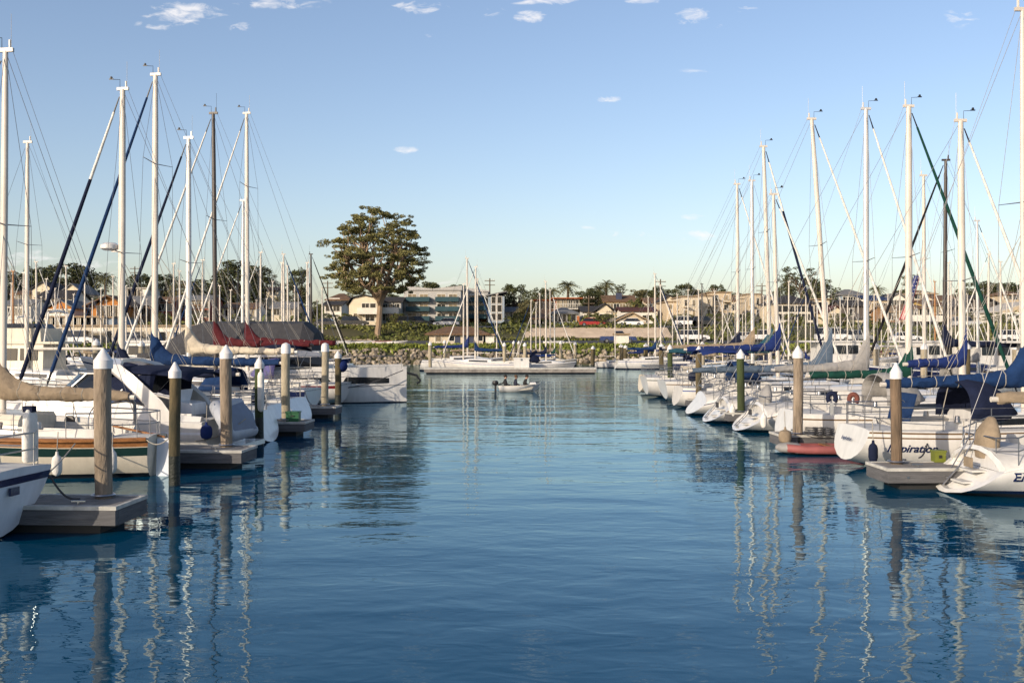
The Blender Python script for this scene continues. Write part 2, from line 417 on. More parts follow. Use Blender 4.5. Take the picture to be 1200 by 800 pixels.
        for sgn in (-1, 1):
            for u in sus:
                p, w = edge(u, 0); o = bpy.data.objects.new('stanchion', stanchion_mesh()); COL.objects.link(o); o.parent = root; o.location = (p.x, sgn * w, p.z - 0.02)
            for dz in (0.6, 0.32):
                mb = MB(); pts = []
                for u in [0.2] + sus + [0.86]:
                    p, w = edge(u, dz); pts.append(Vector((p.x, sgn * w, p.z)))
                mb.tube(pts, 0.006, 4); mb.build('lifeline', [WIRE], root)
    zd = hl.zs(ck[1])
    if dodger:
        mb = MB(); rings = []; w = B * 0.33; xa = ck[1] * L
        for fx, hh, ww in ((1.05, 0.28, 0.8), (0.75, 0.80, 0.88), (0.45, 1.0, 0.97), (0.0, 1.08, 1.0), (-0.35, 1.02, 1.0)):
            rings.append([Vector((xa + fx, ww * w * math.cos(a) * (1.0 if abs(math.cos(a)) < 0.7 else 1.0), zd + 0.28 + hh * 0.95 * max(0, math.sin(a)) ** 0.55)) for a in [math.pi * j / 14 for j in range(15)]])
        mb.loft(rings, closed=False); dg = mb.build('dodger', [CV[dodger]], root, 60)
        md = dg.modifiers.new('thick', 'SOLIDIFY'); md.thickness = 0.02
    if bimini:
        mb = MB(); w = B * 0.34
        rings = [[Vector((x, w * math.cos(a), zd + 1.85 + 0.22 * math.sin(a) - dzz)) for a in [math.pi * j / 10 for j in range(11)]] for x, dzz in ((0.5, 0.12), (1.1, 0.0), (1.9, 0.0), (2.6, 0.12))]
        mb.loft(rings, closed=False); bo = mb.build('bimini', [CV[bimini]], root, 60)
        md = bo.modifiers.new('thick', 'SOLIDIFY'); md.thickness = 0.02
        mb = MB()
        for x in (0.7, 2.4):
            for sgn in (-1, 1): mb.tube([(1.5, sgn * w, zd + 0.2), (x, sgn * w, zd + 1.78)], 0.013, 5)
        mb.build('bimini_frame', [STEEL], root)
    if wheel:
        xw = wheel_x
        mb = MB(); zz = hl.zs(0.15) + .02
        rings = [[Vector((xw + cx_ + sx_ * math.cos(a), wy * math.sin(a), zz + z)) for a in [2 * math.pi * j / 12 for j in range(12)]] for z, sx_, wy, cx_ in ((-0.2, 0.20, 0.38, 0), (0.1, 0.22, 0.44, 0), (0.32, 0.22, 0.46, 0.02), (0.50, 0.16, 0.34, 0.06), (0.68, 0.09, 0.16, 0.10), (0.72, 0.05, 0.08, 0.10))]
        mb.loft(rings); mb.build('wheel_cover', [CV[wheel]], root, 60)
    elif rails:
        xw = lerp(ck[0], ck[1], 0.3) * L; zz = hl.zs(0.18) + 0.35
        mb = MB(); mb.tube([(xw, 0.42 * math.cos(a), zz + 0.42 * math.sin(a)) for a in [2 * math.pi * j / 20 for j in range(21)]], 0.014, 5)
        for k in range(3):
            a = k * math.pi / 3; mb.tube([(xw, 0.42 * math.cos(a), zz + 0.42 * math.sin(a)), (xw, -0.42 * math.cos(a), zz - 0.42 * math.sin(a))], 0.008, 4)
        mb.build('steering_wheel', [STEEL], root)
        mb = MB(); mb.tube([(xw + 0.12, 0, zz - 0.75), (xw + 0.12, 0, zz + 0.1)], [0.08, 0.05], 8); mb.build('binnacle', [WHITE], root)
    if rails and scoop >= .7 and inset:
        mb = MB(); q = scoop
        for yy in (.2, .48): mb.tube([(q * .16, yy, .14), (q * .62, yy, .56), (q + .05, yy, fs + .2), (q + .1, yy, fs + .62)], .016, 6)
        for t in (.1, .4, .7): mb.tube([(lerp(q * .16, q * .62, t), .2, lerp(.14, .56, t)), (lerp(q * .16, q * .62, t), .48, lerp(.14, .56, t))], .014, 5)
        mb.build('boarding_ladder', [STEEL], root)
        for zz in (.30, .55): MB().box(q * zz + .02, q * zz + .34, -.48, .1, zz - .04, zz).build('boarding_step', [DECK], root, 0)
        MB().box(q * .62, q * .62 + .04, -.38, -.02, .6, .82).build('transom_locker', [CV['tan'] if wheel == 'tan' else CV['charcoal']], root, 0)
    if not rails: return root, hl, ho, tr, xm
    # hatch, winches, vent
    xh = 0.62 * L
    mb = MB(); zz = hl.zs(0.62) + cabin_h * 1.08; mb.box(xh, xh + 0.5, -0.25, 0.25, zz - 0.05, zz + 0.06); mb.build('hatch', [GLASS], root)
    for sgn in (-1, 1):
        u = ck[1] - 0.07; mb = MB(); mb.tube([(u * L, sgn * (0.55 * B / 2 + 0.08), hl.zs(u) + 0.24), (u * L, sgn * (0.55 * B / 2 + 0.08), hl.zs(u) + 0.40)], [0.08, 0.06], 10); mb.build('winch', [STEEL], root)
    return root, hl, ho, tr, xm
# ================================================================ camera, light, sky
cam = bpy.data.cameras.new('camera'); co = bpy.data.objects.new('camera', cam); COL.objects.link(co)
cam.lens = 36; cam.sensor_width = 36; cam.clip_end = 6000; cam.clip_start = 0.1; cam.shift_y = -4.5 / 1200
co.location = (0, 0, H); co.rotation_euler = (R(90), 0, 0); sc.camera = co
sc.view_settings.view_transform = 'Standard'; sc.view_settings.look = 'None'; sc.view_settings.gamma = 1
sc.view_settings.exposure = EXPO
sc.cycles.max_bounces = 6; sc.cycles.glossy_bounces = 3; sc.cycles.transparent_max_bounces = 8
sc.cycles.sample_clamp_indirect = 4
w = bpy.data.worlds.new('World'); sc.world = w; w.use_nodes = True
nt = w.node_tree; N = nt.nodes; L_ = nt.links
bg = N['Background']; bg.inputs['Strength'].default_value = SKY_STR
sky = N.new('ShaderNodeTexSky'); sky.sky_type = 'NISHITA'; sky.sun_disc = False
sky.sun_elevation = R(SUN_EL); sky.altitude = 0; sky.air_density = 1.0; sky.dust_density = SKY_DUST; sky.ozone_density = SKY_OZ
sd = Vector((math.sin(R(SUN_AZ)) * math.cos(R(SUN_EL)), math.cos(R(SUN_AZ)) * math.cos(R(SUN_EL)), math.sin(R(SUN_EL))))  # azimuth from +Y towards +X
sky.sun_rotation = R(SUN_AZ)
def math_node(op, a, b=None, c=None):
    n = N.new('ShaderNodeMath'); n.operation = op
    for i, q in enumerate((a, b, c)):
        if q is None: continue
        if isinstance(q, (int, float)): n.inputs[i].default_value = q
        else: L_.new(q, n.inputs[i])
    return n.outputs[0]
tc = N.new('ShaderNodeTexCoord'); sx = N.new('ShaderNodeSeparateXYZ'); L_.new(tc.outputs['Generated'], sx.inputs[0])
dx, dy, dz = sx.outputs
ysafe = math_node('MAXIMUM', dy, 0.05)
u_ = math_node('DIVIDE', dx, ysafe); v_ = math_node('DIVIDE', dz, ysafe)
cmb = N.new('ShaderNodeCombineXYZ'); L_.new(u_, cmb.inputs[0]); L_.new(v_, cmb.inputs[1])
mpn = N.new('ShaderNodeMapping'); mpn.inputs['Scale'].default_value = (42, 120, 1); L_.new(cmb.outputs[0], mpn.inputs[0])
cn = N.new('ShaderNodeTexNoise'); cn.inputs['Scale'].default_value = 1.0; cn.inputs['Detail'].default_value = 6; cn.inputs['Roughness'].default_value = 0.62; cn.inputs['Distortion'].default_value = 0.6
L_.new(mpn.outputs[0], cn.inputs[0])
CLOUDS = [(215, 16, 46, 13, .95), (185, 30, 26, 6, .6), (285, 32, 22, 5, .6), (330, 3, 50, 7, .8), (488, 9, 34, 7, .8), (575, 14, 20, 5, .5), (622, 21, 20, 8, 1.0), (640, 1, 46, 5, .9), (752, 1, 24, 4, .7),
          (812, 19, 22, 9, 1.0), (848, 31, 10, 4, .7), (872, 9, 16, 5, .5), (1127, 20, 20, 12, .5), (713, 116, 13, 4, .85), (479, 177, 19, 5, .85), (502, 42, 8, 4, .6), (452, 138, 14, 3, .4), (810, 254, 18, 4, .6), (818, 277, 24, 6, .9), (720, 276, 13, 5, .5), (755, 276, 18, 4, .4),
          (690, 266, 14, 3, .4), (815, 85, 22, 4, .35), (565, 318, 40, 6, .4), (510, 330, 60, 6, .4), (40, 10, 20, 4, .3), (50, 310, 110, 12, .55), (10, 296, 40, 9, .5), (110, 320, 60, 8, .4), (650, 240, 14, 3, .3)]
acc = None
for (px, py, rx, ry, st) in CLOUDS:
    a = math_node('MULTIPLY', math_node('SUBTRACT', u_, (px - CX) / F), F / (rx * 1.25))
    b = math_node('MULTIPLY', math_node('SUBTRACT', v_, (HY - py) / F), F / (ry * 1.35))
    e = math_node('SUBTRACT', 1.0, math_node('ADD', math_node('MULTIPLY', a, a), math_node('MULTIPLY', b, b)))
    e = math_node('MULTIPLY', math_node('MAXIMUM', e, 0.0), st)
    acc = e if acc is None else math_node('MAXIMUM', acc, e)
nm = N.new('ShaderNodeMapRange'); nm.inputs['From Min'].default_value = 0.38; nm.inputs['From Max'].default_value = 0.68; L_.new(cn.outputs['Fac'], nm.inputs['Value'])
msk = math_node('MAXIMUM', math_node('MULTIPLY', math_node('MULTIPLY', math_node('SUBTRACT', math_node('ADD', acc, math_node('MULTIPLY', math_node('SUBTRACT', cn.outputs['Fac'], 0.5), 3.2)), 0.42), 1.0), math_node('MINIMUM', math_node('MULTIPLY', acc, 2.5), 1.0)), 0.0)
msk = math_node('MULTIPLY', msk, math_node('GREATER_THAN', dy, 0.1))
msk = math_node('MINIMUM', msk, 0.8)
mx = N.new('ShaderNodeMix'); mx.data_type = 'RGBA'
L_.new(msk, mx.inputs['Factor'])
tint = N.new('ShaderNodeMix'); tint.data_type = 'RGBA'; tint.blend_type = 'MULTIPLY'; tint.inputs['Factor'].default_value = 1.0
L_.new(sky.outputs[0], tint.inputs['A']); tint.inputs['B'].default_value = (*SKY_TINT, 1)
L_.new(tint.outputs['Result'], mx.inputs['A']); mx.inputs['B'].default_value = (*[c / SKY_STR for c in CLOUD_COL], 1)
L_.new(mx.outputs['Result'], bg.inputs['Color'])
sl = bpy.data.lights.new('sun', 'SUN'); so = bpy.data.objects.new('sun', sl); COL.objects.link(so)
sl.energy = SUN_STR; sl.angle = R(0.5); sl.color = SUN_COL
so.rotation_euler = sd.to_track_quat('Z', 'Y').to_euler(); so.location = (-60, -100, 60)

# ================================================================ water
def water_material():
    m = bpy.data.materials.new('harbour water'); m.use_nodes = True
    nt = m.node_tree; N = nt.nodes; L = nt.links; b = N['Principled BSDF']
    tc = N.new('ShaderNodeNewGeometry')
    def ns(scale, rotz, sx, sy, det, dist=0.0):
        mp = N.new('ShaderNodeMapping'); mp.inputs['Scale'].default_value = (sx, sy, 1); mp.inputs['Rotation'].default_value = (0, 0, R(rotz)); L.new(tc.outputs['Position'], mp.inputs[0])
        n = N.new('ShaderNodeTexNoise'); n.inputs['Scale'].default_value = scale; n.inputs['Detail'].default_value = det; n.inputs['Roughness'].default_value = 0.5; n.inputs['Distortion'].default_value = dist
        L.new(mp.outputs[0], n.inputs[0]); return n.outputs['Fac']
    def mul(a, k):
        n = N.new('ShaderNodeMath'); n.operation = 'MULTIPLY'; L.new(a, n.inputs[0])
        if isinstance(k, float): n.inputs[1].default_value = k
        else: L.new(k, n.inputs[1])
        return n.outputs[0]
    def add(a, c):
        n = N.new('ShaderNodeMath'); n.operation = 'ADD'; L.new(a, n.inputs[0]); L.new(c, n.inputs[1]); return n.outputs[0]
    h1 = ns(0.55, 12, 0.8, 1.25, 2.0, 0.4); h2 = ns(1.7, -20, 0.8, 1.3, 2.0, 0.5); h3 = ns(5.5, 8, 0.8, 1.2, 2.0)
    patch = ns(0.06, 30, 1, 1, 2.0)
    pr = N.new('ShaderNodeMapRange'); pr.inputs['From Min'].default_value = 0.35; pr.inputs['From Max'].default_value = 0.65; pr.inputs['To Min'].default_value = 0.45; pr.inputs['To Max'].default_value = 1.3; L.new(patch, pr.inputs['Value'])
    h0 = ns(0.2, 6, 0.55, 1.5, 2.0, 0.3)
    hh = add(add(add(mul(h0, 0.05), mul(h1, WAVE[0])), mul(h2, WAVE[1])), mul(mul(h3, WAVE[2]), pr.outputs[0]))
    bp = N.new('ShaderNodeBump'); bp.inputs['Strength'].default_value = 1.0; bp.inputs['Distance'].default_value = 1.0
    L.new(hh, bp.inputs['Height'])
    out = N['Material Output']; N.remove(b)
    df = N.new('ShaderNodeBsdfDiffuse'); df.inputs['Color'].default_value = (*WATER_COL, 1)
    gl = N.new('ShaderNodeBsdfGlossy'); gl.inputs['Color'].default_value = (*WATER_TINT, 1); gl.inputs['Roughness'].default_value = 0.02; L.new(bp.outputs['Normal'], gl.inputs['Normal'])
    fr = N.new('ShaderNodeFresnel'); fr.inputs['IOR'].default_value = 1.33; L.new(bp.outputs['Normal'], fr.inputs['Normal'])
    ms = N.new('ShaderNodeMixShader'); L.new(fr.outputs[0], ms.inputs[0]); L.new(df.outputs[0], ms.inputs[1]); L.new(gl.outputs[0], ms.inputs[2]); L.new(ms.outputs[0], out.inputs['Surface'])
    return m
WATERM = water_material()
mb = MB(); mb.sheet(lambda a, b: Vector((lerp(-900, 900, a), lerp(-400, 150, b), 0)), 18, 12)
structure(mb.build('water', WATERM, smooth=0))
# wake of the skiff: two low swells of the same water
mb = MB(); dW = PD(456.5)
for yy, hh in ((dW + 0.4, 0.05), (dW - 0.7, 0.06)):
    mb.sheet(lambda a, b: Vector((lerp(PX(592, dW), PX(462, dW), a), yy + (b - .5) * 1.1 * (0.25 + a) + 0.25 * math.sin(a * 9), 0.003 + 0.2 * hh * (math.sin(math.pi * b)) * sm(0, 0.1, a) * sm(1, 0.8, a))), 40, 8)
structure(mb.build('boat_wake', WATERM))

# ================================================================ land
TP = [(128, -1.5), (131, -0.5), (134.5, 1.6), (138, 2.1), (148, 2.25), (152, 2.5), (160, 3.0), (167, 5.0), (182, 5.5), (200, 6.3), (230, 7.8), (270, 9.8), (330, 12.5), (430, 14.5), (1600, 16)]
def terrain(x, y):
    for (a, za), (b, zb) in zip(TP, TP[1:]):
        if y <= b: return lerp(za, zb, clamp((y - a) / (b - a)))
    return TP[-1][1]
def ground_material():
    m = mat('hillside ground', (0.10, 0.085, 0.05), 0.95, ns=0.12, col2=(0.045, 0.055, 0.02), bump=0.6, bs=0.8, spec=0.1); return m
ys = [128, 130, 131, 132.5, 134.5, 136, 138, 142, 147, 152, 156, 160, 163, 167, 172, 182, 190, 200, 215, 230, 250, 270, 300, 330, 380, 430, 700, 1600]
mb = MB(); nx = 90
for y in ys:
    for i in range(nx + 1):
        x = lerp(-1000, 1000, i / nx); j = noise.noise(Vector((x * 0.03, y * 0.03, 0))) * (0.5 if y > 185 else 0.06)
        mb.v.append((x, y, terrain(x, y) + j))
for r_ in range(len(ys) - 1):
    for i in range(nx): mb.face((r_ * (nx + 1) + i, r_ * (nx + 1) + i + 1, (r_ + 1) * (nx + 1) + i + 1, (r_ + 1) * (nx + 1) + i))
structure(mb.build('hillside', ground_material()))
ASPH = mat('asphalt', (0.055, 0.053, 0.052), 0.9, ns=0.4, na=0.15, bump=0.2, bs=30)
def strip(name, y0, y1, off, m, x0=-420, x1=420, n=120):
    mb = MB(); mb.sheet(lambda a, b: Vector((lerp(x0, x1, a), lerp(y0, y1, b), terrain(0, lerp(y0, y1, b)) + off)), n, 4); o = structure(mb.build(name, m)); return o
strip('parking_lot', 148, 158.5, 0.12, ASPH)
strip('street', 172, 179.5, 0.12, ASPH)
strip('sandy_bank', 161.2, 167.0, 0.14, mat('sandy bank', (0.62, 0.49, 0.35), 0.95, ns=0.5, col2=(0.42, 0.32, 0.22), bump=0.4, bs=2), PX(615, 164), PX(785, 164))
strip('dirt_path', 156.5, 161.0, 0.10, MATS['sandy bank'], PX(392, 158), PX(490, 158))
strip('pavement', 170.2, 171.9, 0.16, mat('concrete pavement', (0.36, 0.34, 0.31), 0.9, ns=0.7, na=0.1))
# headland unseen behind the camera, added to block the sun, too low to shade berths
mb = MB()
mb.sheet(lambda a, b: Vector((lerp(-420, 300, a), lerp(-108, -28, b), -0.6 + BLOCKER_H * math.sin(math.pi * b) ** 0.8 * sm(0, 0.06, a) * sm(1, 0.9, a) * (1 + 0.06 * noise.noise(Vector((a * 40, b * 3, 1)))))), 120, 14)
structure(mb.build('sun_blocker_ridge', mat('headland scrub', (0.08, 0.085, 0.04), 0.95, ns=0.2, col2=(0.05, 0.05, 0.025), bump=0.5, bs=1)))
# rock revetment and ice plant
ROCK = mat('revetment rock', (0.34, 0.28, 0.205), 0.9, ns=1.2, col2=(0.12, 0.10, 0.075), bump=0.6, bs=4, island=0.45)
mb = MB(); rr = random.Random(3)
icos = [(0, 0, 1), (0.89, 0, 0.45), (0.28, 0.85, 0.45), (-0.72, 0.53, 0.45), (-0.72, -0.53, 0.45), (0.28, -0.85, 0.45), (0.72, 0.53, -0.45), (-0.28, 0.85, -0.45), (-0.89, 0, -0.45), (-0.28, -0.85, -0.45), (0.72, -0.53, -0.45), (0, 0, -1)]
icof = [(0, 1, 2), (0, 2, 3), (0, 3, 4), (0, 4, 5), (0, 5, 1), (1, 6, 2), (2, 7, 3), (3, 8, 4), (4, 9, 5), (5, 10, 1), (6, 7, 2), (7, 8, 3), (8, 9, 4), (9, 10, 5), (10, 6, 1), (6, 11, 7), (7, 11, 8), (8, 11, 9), (9, 11, 10), (10, 11, 6)]
for i in range(4800):
    x = rr.uniform(-130, 130); y = rr.uniform(130.2, 135.2); s = rr.uniform(0.16, 0.42); b0 = len(mb.v); q = Matrix.Rotation(rr.uniform(0, 6.3), 3, Vector((rr.uniform(-1, 1), rr.uniform(-1, 1), rr.uniform(-1, 1) + .01)).normalized())
    for v in icos:
        p = q @ Vector((v[0] * s * 1.25, v[1] * s, v[2] * s * 0.8)) * rr.uniform(0.8, 1.15); mb.v.append((x + p.x, y + p.y, terrain(x, y) + p.z + 0.1))
    for f in icof: mb.face([b0 + k for k in f])
structure(mb.build('revetment_rubble', ROCK, smooth=0), 'stuff')['label'] = 'tan boulders of the rock revetment along the far waterline'
ICE = mat('ice plant leaves', (0.17, 0.185, 0.035), 0.8, ns=0.35, col2=(0.09, 0.115, 0.022), island=0.4, spec=0.2)
def leafquad(mb, p, s, rr, up=0.0):
    a = Vector((rr.gauss(0, 1), rr.gauss(0, 1), rr.gauss(0, 1) * (1 - up))).normalized(); b = a.orthogonal().normalized(); b = Matrix.Rotation(rr.uniform(0, 6.28), 3, a) @ b
    i = len(mb.v); mb.v.extend([tuple(p - a * s), tuple(p + b * s * 0.5), tuple(p + a * s), tuple(p - b * s * 0.5)]); mb.face((i, i + 1, i + 2, i + 3))
mb = MB()
for i in range(30000):
    x = rr.uniform(-125, 125); y = rr.uniform(133.4, 146.5)
    if noise.noise(Vector((x * 0.12, y * 0.3, 4))) < -0.42 + .5 * sm(135.2, 133.4, y): continue
    leafquad(mb, Vector((x, y, terrain(x, y) + rr.uniform(0.0, 0.45))), rr.uniform(0.18, 0.4), rr)
structure(mb.build('ice_plant_ground_cover', ICE, smooth=0), 'stuff')['label'] = 'green ice plant ground cover above the rock revetment'
mb = MB(); SC = mat('bank scrub leaves', (0.15, 0.145, 0.045), 0.85, ns=0.2, col2=(0.07, 0.09, 0.025), island=0.4, spec=0.2)
for i in range(52000):
    x = rr.uniform(-190, 190); y = rr.choice((rr.uniform(158.8, 161), rr.uniform(161, 167), rr.uniform(166, 170), rr.uniform(180, 184)))
    if 3 < x < 26 and 160.5 < y < 166.6: continue
    if noise.noise(Vector((x * 0.09, y * 0.25, 9))) < -0.12: continue
    leafquad(mb, Vector((x, y, terrain(x, y) + rr.uniform(0.0, 1.0) * (.5 + noise.noise(Vector((x * .2, y * .2, 2)))))), rr.uniform(0.2, 0.4), rr)
for i in range(30000):
    x = rr.uniform(-260, 260); y = rr.uniform(186, 400)
    if noise.noise(Vector((x * 0.05, y * 0.05, 9))) < -0.05: continue
    leafquad(mb, Vector((x, y, terrain(x, y) + rr.uniform(0.0, 1.5))), rr.uniform(0.4, 0.9), rr)
structure(mb.build('hillside_undergrowth', SC, smooth=0), 'stuff')['label'] = 'low scrub and hedging covering the bank and the hillside between the houses'

# ================================================================ trees
BARK = mat('pale bark', (0.36, 0.26, 0.17), 0.9, ns=1.2, col2=(0.16, 0.11, 0.07), bump=0.6, bs=5, stretch=(1, 1, 0.3))
BARKD = mat('dark bark', (0.10, 0.075, 0.05), 0.95, ns=2, bump=0.5, bs=6, stretch=(1, 1, 0.3))
def leafm(name, a, b): return mat('leaves ' + name, a, 0.7, ns=0.45, col2=b, island=0.45, spec=0.25)
LF = dict(euc=leafm('eucalyptus', (0.20, 0.18, 0.065), (0.095, 0.095, 0.033)), dark=leafm('dark evergreen', (0.085, 0.09, 0.035), (0.04, 0.05, 0.02)), round=leafm('broadleaf', (0.14, 0.14, 0.04), (0.06, 0.075, 0.022)),
          olive=leafm('olive', (0.16, 0.14, 0.065), (0.08, 0.08, 0.035)), palm=leafm('palm', (0.14, 0.13, 0.055), (0.07, 0.075, 0.03)))
def limb(mb, a, b, r0, r1, rr, wob=0.08, n=6):
    a = Vector(a); b = Vector(b); l = (b - a).length; pts = []
    for i in range(n + 1):
        t = i / n; p = a.lerp(b, t); p += Vector((rr.uniform(-1, 1), rr.uniform(-1, 1), rr.uniform(-.5, .5))) * wob * l * math.sin(math.pi * t); p.z -= 0.10 * l * math.sin(math.pi * t) * 0.5; pts.append(p)
    mb.tube(pts, [lerp(r0, r1, i / n) for i in range(n + 1)], 7)
def clump(mb, c, r, rz, n, ls, rr):
    for _ in range(n):
        v = Vector((rr.gauss(0, 1), rr.gauss(0, 1), rr.gauss(0, 1))).normalized() * rr.uniform(0.35, 1.0) ** 0.6
        leafquad(mb, Vector(c) + Vector((v.x * r, v.y * r, v.z * rz)), ls * rr.uniform(0.45, 1.45), rr)
EUC = [(.28, .08), (.31, .14), (.38, .28), (.48, .38), (.62, .40), (.75, .355), (.87, .28), (.95, .16), (1.0, .05)]
def tree_parts(kind, seed, h=10.0):
    """meshes of one tree of height h standing at the origin"""
    rr = random.Random(seed); t = MB(); c = MB()
    if kind == 'euc':
        limb(t, (0, 0, -0.5), (0.25, 0, h * 0.30), h * 0.025, h * 0.021, rr, 0.02)
        forks = []
        for k in range(9):
            a = k * 0.698 + rr.uniform(-.3, .3); e = Vector((math.cos(a) * h * rr.uniform(0.10, 0.24), math.sin(a) * h * rr.uniform(.08, .2), h * rr.uniform(0.48, 0.66)))
            limb(t, (0.25, 0, h * rr.uniform(0.24, 0.30)), e, h * 0.018, h * 0.009, rr, 0.07); forks.append(e)
        pts = []
        for k in range(2500):
            a = rr.uniform(0, 6.283); zz = rr.uniform(0.33, 0.99); 
            lim = next(lerp(la, lb, (zz - za) / (zb_ - za)) for (za, la), (zb_, lb) in zip(EUC, EUC[1:]) if zz <= zb_)
            q = rr.uniform(0.2, 1) ** 0.5 * lim
            p = Vector((math.cos(a) * q * h, math.sin(a) * q * h * 0.85, zz * h))
            if zz < 0.42 and q < 0.16: continue
            if all((p - o).length > h * 0.098 for o in pts): pts.append(p)
            if len(pts) > 150: break
        for p in pts:
            f = min(forks, key=lambda e: (e - p).length)
            limb(t, f, p - Vector((0, 0, 0.25)), h * 0.008, h * 0.0025, rr, 0.10)
            big = rr.uniform(0.75, 1.25)
            for _ in range(9):
                q = p + Vector((rr.gauss(0, 1), rr.gauss(0, 1), rr.gauss(0, 0.34))) * h * 0.036 * big
                clump(c, q, h * 0.027 * big, h * 0.012 * big, 85, h * 0.0062, rr)
    elif kind in ('dark', 'olive', 'round'):
        th = {'dark': 0.35, 'olive': 0.3, 'round': 0.2}[kind]; wd = {'dark': 0.42, 'olive': 0.4, 'round': 0.5}[kind]
        limb(t, (0, 0, -1), (0.1, 0, h * th), h * 0.04, h * 0.028, rr, 0.03)
        n = {'dark': 60, 'olive': 46, 'round': 46}[kind]
        for k in range(n):
            a = rr.uniform(0, 6.283); zz = rr.uniform(th * 0.8, 0.97); lim = wd * math.sin(math.pi * clamp((zz - th * 0.45) / (1.06 - th * 0.45))) ** 0.6
            q = rr.uniform(0.15, 1) ** 0.5 * lim; p = Vector((math.cos(a) * q * h, math.sin(a) * q * h, zz * h))
            limb(t, (0.1, 0, h * th * rr.uniform(0.8, 1.3)), p, h * 0.012, h * 0.003, rr, 0.08, 4)
            clump(c, p, h * rr.uniform(0.08, 0.14), h * rr.uniform(0.05, 0.09), 100, h * 0.022, rr)
    elif kind == 'sparse':
        limb(t, (0, 0, -1), (0.3, 0, h * 0.55), h * 0.025, h * 0.018, rr, 0.03)
        for k in range(26):
            a = rr.uniform(0, 6.283); q = rr.uniform(0.08, 0.40); p = Vector((math.cos(a) * q * h, math.sin(a) * q * h * 0.7, h * rr.uniform(0.72, 0.98)))
            limb(t, (0.3, 0, h * rr.uniform(0.45, 0.6)), p, h * 0.010, h * 0.003, rr, 0.10, 5)
            clump(c, p, h * rr.uniform(0.05, 0.10), h * rr.uniform(0.02, 0.035), 60, h * 0.014, rr)
    elif kind == 'palm':
        limb(t, (0, 0, -1), (0.1, 0, h * 0.86), h * 0.034, h * 0.026, rr, 0.02)
        for k in range(46):
            a = rr.uniform(0, 6.283); el = rr.uniform(-0.7, 1.35); L = h * rr.uniform(0.26, 0.34); prev = None
            d0 = Vector((math.cos(a) * math.cos(el), math.sin(a) * math.cos(el), math.sin(el))); side = Vector((-math.sin(a), math.cos(a), 0))
            o = Vector((0.1, 0, h * 0.86)); n = 7
            for i in range(n):
                s0, s1 = i / n, (i + 1) / n
                p0 = o + d0 * L * s0 + Vector((0, 0, -L * 0.55 * s0 * s0)); p1 = o + d0 * L * s1 + Vector((0, 0, -L * 0.55 * s1 * s1))
                for sg in (-1, 1):
                    w = h * 0.045 * math.sin(math.pi * (0.15 + 0.8 * s0)); i0 = len(c.v)
                    c.v.extend([tuple(p0), tuple(p0.lerp(p1, 0.7)), tuple(p0.lerp(p1, 0.9) + side * sg * w + Vector((0, 0, -w * 0.7)))]); c.face((i0, i0 + 1, i0 + 2))
    return t, c
TREEDATA = {}
def tree(kind, px, top, d, label, seed=0, base=None, wide=1.0, group=None, name=None):
    zb = terrain(PX(px, d), d) - 0.2 if base is None else base
    zt = PZ(top, d); hh = max(2.5, zt - zb)
    nm = name or {'palm': 'palm_tree', 'euc': 'eucalyptus_tree', 'sparse': 'tall_tree', 'dark': 'evergreen_tree', 'olive': 'tree', 'round': 'leafy_tree'}[kind]
    key = (kind, seed)
    root = tag(empty(nm, (PX(px, d), d, zb), rnd.uniform(0, 6.28) if kind != 'euc' else 0.4), label, 'tree', group)
    root.scale = (hh / 10 * wide, hh / 10 * wide, hh / 10)
    if key not in TREEDATA:
        t, c = tree_parts(kind, seed * 31 + 5)
        lk = 'dark' if kind == 'sparse' else kind
        TREEDATA[key] = (t.build('trunk', BARK if kind == 'euc' else BARKD, root), c.build('crown', LF[lk], root, smooth=0))
    else:
        for o in TREEDATA[key]:
            k = o.copy(); COL.objects.link(k); k.parent = root
    return root
tree('euc', 442, 242, 162, 'towering umbrella-shaped eucalyptus with thick pale trunk, standing alone on the shore', 0, base=3.3, wide=.94)
